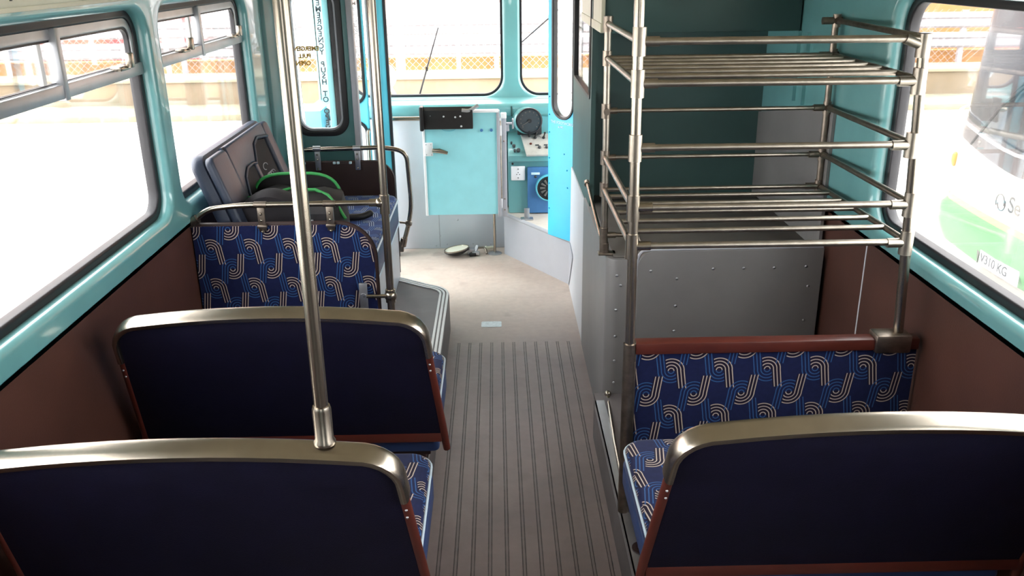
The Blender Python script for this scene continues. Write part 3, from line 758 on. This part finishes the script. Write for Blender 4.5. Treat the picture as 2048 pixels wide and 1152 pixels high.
# ================================================================== cab screen on the step edge
A0, B0 = V((.297, 5.02, 0)), V((.455, 4.815, 0)); du = (B0 - A0).normalized(); dn = V((du.y, -du.x, 0))   # dn: towards the saloon
MX = Matrix(((du.x, 0, -dn.x, A0.x), (du.y, 0, -dn.y, A0.y), (0, 1, 0, 0), (0, 0, 0, 1)))
w = (B0 - A0).length
t = thing('cab_screen', 'bright blue cab screen with a tall narrow window', 'screen', A0 + (B0 - A0) * .5 + V((0, 0, .28)))
plate('panel', rrect(0, w, .285, 1.97, .004, 2), [rrect(.035, w - .045, .985, 1.80, .085)], -.012, .012, MX, M['sky'], t, bev=.003)
plate('window_seal', rrect(.032, w - .042, .982, 1.803, .088), [rrect(.047, w - .057, .997, 1.788, .074)], -.018, .018, MX, M['rubber'], t, bev=.004)
plate('pane', rrect(.043, w - .053, .993, 1.792, .078), [], -.002, .002, MX, M['cabglass'], t)
MT = Matrix.Translation(A0) @ Matrix(((du.x, 0, dn.x, 0), (du.y, 0, dn.y, 0), (0, 1, 0, 0), (0, 0, 0, 1)))
text('lettering', 'THE FOOTWORKER', .023, MT @ Matrix.Translation((w * .5, .962, .0126)), M['letterw'], t)
text('lettering', '& FPS', .018, MT @ Matrix.Translation((w * .42, .938, .0126)), M['letterw'], t)
for a, z in ((.012, 1.1), (.012, 1.0), (.012, .9), (.012, .75), (.012, .6), (.012, .45), (w - .02, 1.1), (w - .02, 1.25), (w - .02, 1.4), (w - .02, 1.55), (w - .025, .82), (.14, .79), (.17, .6), (w - .03, .86), (.165, .70), (w - .03, .63)):
    MB().ball(A0 + du * a + dn * .013 + V((0, 0, z)), .0045, u=8, v=6).build('rivet', M['sky'], t)
MB().prism([A0 + du * (w - .045) + dn * .014 + V((0, 0, .555)), A0 + du * (w - .005) + dn * .014 + V((0, 0, .60)), A0 + du * (w - .002) + dn * .014 + V((0, 0, .50))], dn * .012, .001).build('folded_tab', M['cyan'], t)
MB().box(.432, .462, 4.80, 4.83, .28, 1.96, .003).build('rear_post', M['tealdeepshade'], t)

# ================================================================== half door at the cab
t = thing('half_door', 'pale cyan half door with black tray standing open in the entrance', 'door', (-.22, 5.37, .3))
gx0, gx1, gy, gz0, gz1 = -.458, .006, 5.36, .318, .972
MB().box(gx0 + .01, gx1 - .012, gy - .012, gy + .012, gz0 + .004, gz1 - .01).build('panel', M['cyan'], t)
MB().box(gx0 - .004, gx0 + .011, gy - .017, gy + .017, gz0, gz1, .003).build('edge_strip', M['white'], t)
MB().box(gx0, gx1, gy - .02, gy + .02, gz1 - .012, gz1 + .004, .003).build('edge_strip', M['white'], t)
MB().box(gx1 - .014, gx1 + .006, gy - .018, gy + .018, gz0 - .012, gz1, .003).build('edge_strip', M['alupaint'], t)
tr = MB().prism([(-.468, gy - .012, .995), (-.468, gy - .012, .878), (-.468, gy - .045, .868), (-.468, gy - .075, .985), (-.468, gy - .06, 1.005)], (.318, 0, 0), .004).build('tray', M['black'], t)
tr['label'] = 'black tray'
MB().box(-.470, -.446, gy - .082, gy - .01, .862, 1.008, .008).build('tray_end', M['black'], tr)
for x, z in ((-.405, .955), (-.39, .957), (-.325, .948), (-.255, .943), (-.225, .948), (-.22, .89)):
    MB().ball((x, gy - .064 + (.955 - z) * -.2, z), .006, (1, .6, 1), 8, 6).build('screw', M['alu'], tr)
MB().tube(arcpts([(-.215, gy - .07, .985), (-.17, gy - .07, .98), (-.115, gy - .06, 1.012)], .02), .011, 10, ry=.006).build('clip', M['alu'], tr)
lt = MB().box(-.452, -.402, gy - .026, gy - .011, .70, .782, .003).build('latch', M['white'], t)
MB().tube([(-.402, gy - .03, .735), (-.36, gy - .04, .735), (-.31, gy - .045, .722)], [.013, .016, .01], 12).build('latch_lever', M['chrome'], lt)
for x, z in ((-.443, .71), (-.412, .71), (-.443, .772), (-.412, .772)): MB().ball((x, gy - .027, z), .004, u=8, v=6).build('screw', M['alu'], lt)
for x in (-.10, -.04): MB().cyl((x, gy - .012, .853), (x, gy - .019, .853), .009).build('plug', M['blue'], t)
MB().tube([(-.30 + .045 * math.cos(a), gy - .0135, .872 + .022 * math.sin(a)) for a in [PI + PI * k / 12 for k in range(13)]], .0012, 6).build('scribed_arc', M['doorcyan'], t)
t = thing('door_post', 'grey steel channel post hinging the half door at the cab step', 'post', (.035, 5.45, .28))
MB().box(.022, .052, 5.42, 5.46, .282, .93, .003).build('channel', M['alupaint'], t)
MB().box(.018, .054, 5.405, 5.46, .912, .942, .004).build('cap', M['white'], t)
MB().box(.052, .098, 5.42, 5.45, .872, .882, .002).box(.088, .098, 5.42, 5.45, .845, .905, .002).box(.052, .07, 5.425, 5.445, .83, .87, .002).build('catch_bracket', M['alupaint'], t)
MB().cyl((.014, 5.405, .36), (.014, 5.405, .90), .007).build('hinge_pin', M['dullchrome'], t)
for z in (.38, .84): MB().cyl((.012, 5.40, z - .03), (.012, 5.40, z + .03), .012).build('hinge', M['alu'], t)
for z in (.33, .40, .77): MB().ball((.037, 5.419, z), .005, u=8, v=6).build('bolt', M['dullchrome'], t)
t = thing('support_rod', 'slim chrome rod with round foot under the half door', 'rod', (-.034, 5.53, 0))
MB().cyl((-.034, 5.53, .01), (-.034, 5.53, .60), .0088, 14).build('tube', M['chrome'], t)
MB().lathe([(0, 0), (.046, 0), (.046, .004), (.03, .010), (.0, .012)], (-.034, 5.53, .0005), (0, 0, 1)).build('foot', M['alu'], t)

# round mirror lying on the entrance floor
t = thing('round_mirror', 'round vehicle mirror with bent arm lying on the entrance floor', 'mirror', (-.25, 5.5, 0))
n_ = V((-.1, -.22, .96)).normalized()
n_ = V((-.16, .05, .97)).normalized()
MB().lathe([(0, -.03), (.05, -.024), (.08, -.008), (.086, .0), (.082, .006), (.076, .004)], (-.285, 5.50, .040), n_, 32).build('shell', M['black'], t)
MB().lathe([(0, .0), (.078, .0), (.078, .005), (0, .006)], (-.285, 5.50, .041), n_, 32).build('mirror_glass', M['mirror'], t)
MB().lathe([(.078, .002), (.084, .002), (.084, .009), (.078, .009), (.078, .002)], (-.285, 5.50, .0405), n_, 32).build('rim', M['chrome'], t)
MB().box(-.215, -.165, 5.49, 5.53, .008, .045, .008).box(-.185, -.135, 5.475, 5.50, .004, .03, .006).cyl((-.17, 5.50, .015), (-.15, 5.54, .05), .012).build('bracket', M['alu'], t)
MB().cyl((-.20, 5.47, .012), (-.16, 5.48, .012), .011).build('clamp_bolt', M['black'], t)
MB().tube(arcpts([(-.165, 5.53, .04), (-.105, 5.535, .042), (-.092, 5.52, .03), (-.088, 5.50, .008)], .02), .0075, 10).build('arm', M['dullchrome'], t)
tag(MB().tube([(-.088, 5.585, .02), (-.045, 5.59, .024)], .011, 10).cyl((-.10, 5.584, .02), (-.088, 5.585, .02), .015).build('bulb_holder', M['cream']), 'small cream stub beside the round mirror arm on the floor', 'fitting')
tag(MB().prism([(x - .053, y + 4.318, .0006) for x, y in rrect(-.054, .054, -.038, .038, .01, 4)], (0, 0, .0008)).build('floor_sticker', M['patch']), 'small worn pale sticker on the aisle floor', 'sticker')

# ================================================================== cab dashboard pieces
t = thing('console', 'teal cab console carrying the switches beside the half door', 'console', (.35, 5.6, .28))
MB().prism([(.062, 5.70, .28), (.062, 5.52, .28), (.062, 5.52, .615), (.062, 5.49, .625), (.062, 5.49, .66), (.062, 5.68, .775), (.062, 5.70, .775)], (.55, 0, 0), .008).build('body', M['teal'], t)
for x, y, z, r in ((.10, 5.55, .705, .011), (.105, 5.515, .683, .008), (.128, 5.52, .684, .013), (.085, 5.58, .72, .007)):
    MB().lathe([(r * .9, 0), (r, .008), (r, .016), (0, .02)], (x, y, z), (0, -.5, .86), 14).build('knob', M['dial'], t)
MB().cyl((.09, 5.518, .575 + .03), (.09, 5.512, .605), .007).build('plug', M['black'], t)
t = thing('switch_panel', 'silver sloping switch panel with black toggle switches under the round dial', 'control panel', (.35, 5.58, .7))
sl = V((0, .19, .115)).normalized(); sn = V((0, -sl.z, sl.y)); S0 = V((.178, 5.478, .657))
S = lambda a, b, c=0: S0 + V((a, 0, 0)) + sl * b + sn * c
MB().prism([S(0, 0), S(.40, 0), S(.43, .20), S(-.032, .20)], sn * .016, .004).build('plate', M['silver'], t)
for a in (.06, .115, .165, .22):
    q = MB().cyl(S(a, .155, .016), S(a, .155, .022), .010, 12).build('switch', M['dial'], t)
    MB().tube([S(a, .155, .02), S(a + .008, .165, .05)], [.006, .0035], 8).ball(S(a + .008, .165, .05), .007).build('toggle', M['black'], q)
for a, r in ((.085, .011), (.13, .009), (.165, .007), (.2, .009)): MB().lathe([(r, 0), (r, .008), (r * .6, .012), (0, .012)], S(a, .065, .016), sn, 14).build('button', M['dial'], t)
for a in (.07, .125): MB().box(S(a, .09, .016).x - .012, S(a, .09, .016).x + .012, S(a, .09, .0).y - .016, S(a, .09, .0).y - .012, S(a, .09).z + .012, S(a, .09).z + .018).build('legend', M['dial'], t)
MB().cyl(S(.03, .10, .016), S(.03, .10, .021), .008).build('button', M['rust'], t)
t = thing('dial_gauge', 'large round black dial in a teal pod below the windscreen pillar', 'gauge', (.2, 5.62, .77))
gc = V((.203, 5.60, .862)); ga = V((.02, -1, .12)).normalized()
MB().lathe([(.09, -.10), (.086, -.05), (.082, -.008), (.07, 0)], gc + V((-.018, 0, 0)), ga, 32).build('pod', M['teal'], t)
MB().lathe([(.082, -.03), (.083, .0), (.081, .01), (.074, .012), (.072, .004)], gc, ga, 32).build('bezel', M['rubber'], t)
MB().lathe([(.0, .004), (.074, .004), (.074, -.01), (0, -.01)], gc, ga, 32).build('face', M['dial'], t)
MB().lathe([(0, .008), (.014, .008), (.014, .003)], gc, ga, 16).build('hub', M['black'], t)
gu = V((1, 0, 0)); gv = V((0, .12, .99))
MB().tube([gc + ga * .007, gc + ga * .007 - gu * .05 - gv * .03], .002, 6).build('needle', M['darkgrey'], t)
for k in range(11):
    a = math.radians(-40 + 26 * k); MB().ball(gc + ga * .005 + gu * .058 * math.cos(a) + gv * .058 * math.sin(a), .005, (1, .3, 1), 8, 6).build('dial_mark', M['darkgrey'], t)
MB().box(.125, .281, 5.60, 5.68, .772, .862, .006).build('shroud', M['black'], t)
MB().box(.195, .207, 5.585, 5.605, .76, .80, .002).build('stalk', M['black'], t)
t = thing('socket_plate', 'square white socket plate beside the blue heater panel', 'socket', (.125, 5.515, .5))
MB().box(.080, .170, 5.505, 5.519, .498, .590, .004).build('plate', M['white'], t)
for x, z in ((.125, .572), (.125, .515)): MB().cyl((x, 5.506, z), (x, 5.502, z), .005, 10).build('screw', M['alu'], t)
for x, z in ((.125, .550), (.116, .537), (.134, .537)): MB().cyl((x, 5.506, z), (x, 5.5035, z), .003, 8).build('pin_hole', M['black'], t)
t = thing('heater_panel', 'blue heater panel with round black vent behind the cab screen', 'heater', (.39, 5.50, .28))
MB().box(.184, .60, 5.490, 5.519, .284, .585, .004).build('panel', M['blue'], t)
hc = V((.322, 5.49, .455))
MB().lathe([(.088, .0), (.088, .025), (.08, .032), (.074, .028)], hc, (0, -1, 0), 32).build('vent_ring', M['doorcyan'], t)
MB().lathe([(0, .012), (.074, .012), (.078, .03), (.07, .034), (.066, .02), (0, .02)], hc, (0, -1, 0), 32).build('vent_face', M['black'], t)
for k in range(12):
    a = 2 * PI * k / 12; d = V((math.cos(a), 0, math.sin(a)))
    MB().tube([hc + V((0, -.026, 0)) + d * .025, hc + V((0, -.026, 0)) + d * .058], [.004, .008], 6, ry=.003).build('vent_blade', M['darkgrey'], t)
MB().box(.208, .262, 5.484, 5.491, .538, .552, .002).build('name_plate', M['letterw'], t)
MB().ball((.236, 5.488, .525), .009).build('knob', M['dial'], t)
t = thing('floor_bracket', 'small upright metal bracket on the cab floor', 'bracket', (.175, 5.38, .278))
MB().box(.158, .192, 5.372, 5.388, .28, .348, .003).build('upright', M['alu'], t)
MB().box(.135, .215, 5.34, 5.40, .2785, .286, .003).build('base', M['alu'], t)

# ================================================================== outside, seen through the glass
GZ = -.70
st(MB().box(-40, 40, -20, 40, GZ - .1, GZ).build('ground', M['tarmac']))
st(MB().box(-40, 40, 15.2, 16.5, GZ, GZ + .1, .01).build('ground_verge', M['verge']))
t = tag(MB().box(-40, 40, 16.45, 16.9, GZ, -.2).build('retaining_wall', M['concrete']), 'long low stained concrete wall beyond the yard', 'wall')
MB().box(-40, 40, 16.40, 17.4, -.2, -.14, .01).build('coping', M['coping'], t)
tag(MB().box(-40, 40, 18.3, 18.6, GZ, .0).build('brick_wall', M['orange']), 'low orange brick wall behind the fence', 'wall')
def wbeam(z, y, name, label):
    pr = [(0, -.15), (-.05, -.11), (-.05, -.05), (.0, -.02), (0, .02), (-.05, .05), (-.05, .11), (0, .15)]
    q = MB().grid([[(x, y + a, z + b) for a, b in pr] for x in (-40, 40)] + [[(x, y + a + .012, z + b) for a, b in reversed(pr)] for x in (40, -40)])
    return q.build(name, M['rail'], label)
cb = thing('crash_barrier', 'two rail ribbed metal crash barrier behind the wire fence', 'barrier', (0, 17.95, GZ))
wbeam(.24, 17.9, 'beam', cb); wbeam(.62, 17.9, 'beam', cb)
for k in range(-5, 6): MB().box(k * 3.1 - .05, k * 3.1 + .05, 17.92, 18.0, GZ, .80, .005).build('barrier_post', M['rail'], cb)
pl = ('white fence post of the wire fence beyond the yard', 'post')
for i, x in enumerate((-12.2, -9.2, -6.2, -3.3, -1.82, -.72, 2.2, 5.2, 7.6, 10.2)):
    wd = .09 if i == 4 else .04
    tag(MB().box(x - wd, x + wd, 17.05, 17.11, -.14, 1.9 if i != 4 else .75, .01).build('fence_post', M['white']), 'thick short white post at the wire fence' if i == 4 else pl[0], pl[1], 'posts of the wire fence')
mb = MB(); k = -9.0
while k < 9:
    for s in (-1, 1):
        a, b = V((k, 17.04, -.13)), V((k + s * 1.0, 17.04, .87))
        mb.cyl(a, b, .0032, 4)
    k += .13
o = mb.build('wire_mesh', M['rail']); tag(o, 'diamond wire mesh of the fence beyond the yard', 'fence'); o['kind'] = 'stuff'
# building far behind
t = thing('building', 'pale building with red brick walls beyond the fence', 'building', (0, 26, GZ))
MB().box(-40, 40, 26, 30, GZ, 9).build('wall', M['brick'], t)
MB().box(-40, 40, 25.9, 26, GZ, .72).build('plinth', M['white'], t)
for x in (-11.5, -8.2, -3.6, -1.9, 4.5, 8.5): MB().box(x, x + .9, 25.94, 26.0, .95, 2.6).build('window', M['white'], t)
tag(MB().box(5.6, 22, 19.4, 20, GZ, 2.2).build('hoarding', M['orange']), 'tall orange panel wall beyond the fence at the right', 'wall')
# red van beyond the wall
t = thing('van', 'red van parked beyond the low wall at the left', 'van', (-8.2, 20.5, GZ))
MB().prism([(-10.0, 19.8, -.35), (-6.4, 19.8, -.35), (-6.4, 19.8, .35), (-6.75, 19.8, .5), (-7.25, 19.8, 1.15), (-7.5, 19.8, 1.25), (-10.0, 19.8, 1.25)], (0, 1.8, 0), .06, 3).build('body', M['red'], t)
MB().prism([(-8.4, 19.79, .5), (-7.0, 19.79, .5), (-7.4, 19.79, 1.1), (-8.4, 19.79, 1.1)], (0, .03, 0), .01).build('side_window', M['busglass'], t)
for x in (-9.3, -7.1): MB().cyl((x, 19.75, -.38), (x, 20.0, -.38), .32, 24).build('wheel', M['rubber'], t)

# neighbouring bus parked across, its nose towards us
t = thing('parked_bus', 'white and green bus parked outside the right window', 'bus', (7, 5.9, GZ))
def plan(o=0, r=.38):
    x0, y0, y1 = 3.80 - o, 4.90 - o, 7.42 + o
    p = [(9.5, y1)]
    for k in range(9):
        a = .5 * PI * (1 + k / 8); p.append((x0 + r + r * math.cos(a), y1 - r + r * math.sin(a)))
    for k in range(9):
        y = y1 - r + (y0 + r - (y1 - r)) * (k + 1) / 10; p.append((x0 - .05 * math.sin(PI * (k + 1) / 10), y))
    for k in range(9):
        a = .5 * PI * (2 + k / 8); p.append((x0 + r + r * math.cos(a), y0 + r + r * math.sin(a)))
    p.append((9.5, y0)); return p
def band(name, z0, z1, o0, o1, m, par=t):
    zf_ = lambda z, p: z(p) if callable(z) else z
    A, B = plan(o0), plan(o1)
    return MB().grid([[(p[0], p[1], zf_(z0, p)) for p in A], [(p[0], p[1], zf_(z1, p)) for p in B]]).build(name, m, par)
wb = lambda p: .30 + .17 * min(1, abs(p[1] - 6.15) / 1.25) ** 1.5
MB().grid([[(p[0], p[1], z) for p in plan(o)] for z, o in ((-.47, -.10), (-.45, .0), (-.30, .05), (-.17, .045), (-.10, .0), (-.10, -.1))]).build('bumper', M['busgreen'], t)
band('front_panel', -.11, wb, 0, -.02, M['buswhite'])
band('stripe', -.105, -.055, .004, .004, M['buslime'])
band('fascia', wb, lambda p: wb(p) + .16, -.015, -.03, M['busfascia'])
band('windscreen', lambda p: wb(p) + .15, 1.75, -.03, -.09, M['busglass'])
band('roof', 1.73, 2.15, -.085, -.25, M['buswhite'])
MB().tube([(p[0] - .03, p[1], wb(p) + .165) for p in plan(0)], .012, 6).build('chrome_line', M['white'], t)
MB().tube([(3.74, 6.72, .52), (3.76, 6.5, .78), (3.80, 6.2, 1.02)], .012, 8).build('wiper_arm', M['rubber'], t)
MB().tube([(3.73, 6.80, .42), (3.78, 6.55, .76), (3.80, 6.35, .95)], .010, 8).build('wiper_blade', M['rubber'], t)
def face_mx(x, y, z): return Matrix(((0, 0, -1, x), (-1, 0, 0, y), (0, 1, 0, z), (0, 0, 0, 1)))
np_ = MB().box(3.706, 3.72, 5.84, 6.36, -.425, -.31, .002).build('number_plate', M['white'], t)
text('plate_lettering', 'V310 KG', .10, face_mx(3.704, 6.345, -.368), M['letter'], np_, align='LEFT', ext=.001, bold=.0008)
MB().prism([(3.715, 6.38, -.29), (3.715, 6.44, -.27), (3.715, 6.40, -.43)], (.01, 0, 0)).build('plate_recess', M['busfascia'], t)
text('fleet_lettering', 'Se', .17, face_mx(3.735, 6.16, .10), M['letter'], t, align='LEFT', ext=.001, bold=.0015)
MB().tube([(3.735, 6.27 + .055 * math.cos(a), .09 + .06 * math.sin(a)) for a in [-.6 + 4.0 * k / 16 for k in range(17)]], .005, 6).build('fleet_mark', M['letter'], t)
MB().tube([(3.735, 6.25 + .05 * math.cos(a), .085 + .055 * math.sin(a)) for a in [2.6 + 3.6 * k / 16 for k in range(17)]], .005, 6).build('fleet_mark', M['letter'], t)
MB().ball((3.85, 7.22, .0), .09, (.5, .8, 1.1), 20, 12).build('headlamp', M['alupaint'], t)
MB().ball((3.895, 7.315, .19), .055, (.5, .6, 1.2), 14, 10).build('indicator_lamp', M['amber'], t)
MB().box(3.755, 3.765, 5.94, 6.06, .33, .43, .003).build('windscreen_card', M['white'], t)
for y in (5.05, 7.22): MB().cyl((6.2, y, GZ + .46), (6.2, y + (.16 if y < 5 else .16), GZ + .46), .46, 24).build('wheel', M['rubber'], t)
MB().box(4.3, 9.4, 5.0, 7.35, -.47, -.43).build('underside', M['rubber'], t)
band('skirt', -.45, -.1, -.02, -.005, M['buswhite'])

# windscreen wipers and mirrors on the outside of the glass
def wiper(a, b, label):
    a, b = V(a), V(b); m_ = a + (b - a) * .45
    q = thing('wiper', label, 'wiper', a)
    MB().tube([a, m_], [.007, .006], 8).cyl(a + V((0, -.02, 0)), a + V((0, .03, 0)), .014).build('arm', M['rubber'], q)
    MB().tube([m_ - (b - a) * .03, b], [.006, .004], 8).build('blade', M['rubber'], q)
    MB().box(m_.x - .008, m_.x + .008, m_.y - .012, m_.y + .008, m_.z - .015, m_.z + .015, .002).build('knuckle', M['black'], q)
wiper((-.545, 6.075, .925), (-.385, 6.075, 1.41), 'windscreen wiper standing up the left windscreen')
wiper((.52, 6.075, 1.60), (.155, 6.075, 1.295), 'windscreen wiper slanting down from the top of the right windscreen')
def mirror(p, foot, r, label):
    q = thing('outside_mirror', label, 'mirror', foot)
    MB().lathe([(0, -.03), (r * .8, -.02), (r, 0), (r * .95, .008), (0, .01)], p, (.1, -1, .1), 24).build('head', M['white'], q)
    MB().tube(arcpts([p, V(p) + (V(foot) - V(p)) * .5 + V((.01, 0, 0)), foot], .05), .012, 10).build('arm', M['white'], q)
mirror((-.785, 6.16, 1.085), (-.67, 6.10, .90), .095, 'pale round mirror outside the left windscreen')
mirror((.56, 6.16, 1.03), (.60, 6.10, .85), .10, 'pale round mirror outside the right windscreen')
t = thing('microphone', 'thin gooseneck microphone with dark head on the cab ledge seen through the cab screen window', 'microphone', (.46, 5.8, .962))
MB().tube(arcpts([(.47, 5.82, .962), (.475, 5.82, 1.03), (.455, 5.8, 1.06), (.43, 5.79, 1.055)], .03), .004, 8).build('gooseneck', M['dial'], t)
MB().ball((.425, 5.79, 1.052), .014).build('head', M['dial'], t)
MB().box(.42, .50, 5.79, 5.85, .963, .995, .01).build('base', M['cream'], t)

# ================================================================== light, camera, view
w_ = bpy.data.worlds.new('sky'); bpy.context.scene.world = w_; w_.use_nodes = True
wt = w_.node_tree; bg = wt.nodes['Background']
tc = wt.nodes.new('ShaderNodeTexCoord'); sp = wt.nodes.new('ShaderNodeSeparateXYZ'); wt.links.new(tc.outputs['Generated'], sp.inputs[0])
rp = wt.nodes.new('ShaderNodeValToRGB'); wt.links.new(sp.outputs[2], rp.inputs[0])
rp.color_ramp.elements[0].color = (.92, .92, .92, 1); rp.color_ramp.elements[1].color = (1, 1, 1, 1)
wt.links.new(rp.outputs[0], bg.inputs['Color']); bg.inputs['Strength'].default_value = 4.6

cam = bpy.data.cameras.new('camera'); co_ = bpy.data.objects.new('camera', cam); C.objects.link(co_)
cam.sensor_width = 36; cam.lens = 36 * 1750 / 2048; cam.clip_start = .02; cam.clip_end = 200
p, psi, r = math.radians(20.5), math.radians(.79), math.radians(-.75)
f = V((math.sin(psi) * math.cos(p), math.cos(psi) * math.cos(p), -math.sin(p)))
ri = V((math.cos(psi), -math.sin(psi), 0)); up = ri.cross(f)
ri2 = ri * math.cos(r) + up * math.sin(r); up2 = up * math.cos(r) - ri * math.sin(r)
co_.matrix_world = Matrix(((ri2.x, up2.x, -f.x, 0), (ri2.y, up2.y, -f.y, 0), (ri2.z, up2.z, -f.z, 1.82), (0, 0, 0, 1)))
sc = bpy.context.scene; sc.camera = co_
sc.view_settings.view_transform = 'Standard'; sc.view_settings.look = 'None'; sc.view_settings.gamma = 1
sc.view_settings.use_curve_mapping = False; sc.view_settings.exposure = 1.5
sc.cycles.max_bounces = 10; sc.cycles.diffuse_bounces = 5; sc.cycles.glossy_bounces = 4; sc.cycles.transparent_max_bounces = 16
sc.cycles.use_denoising = True
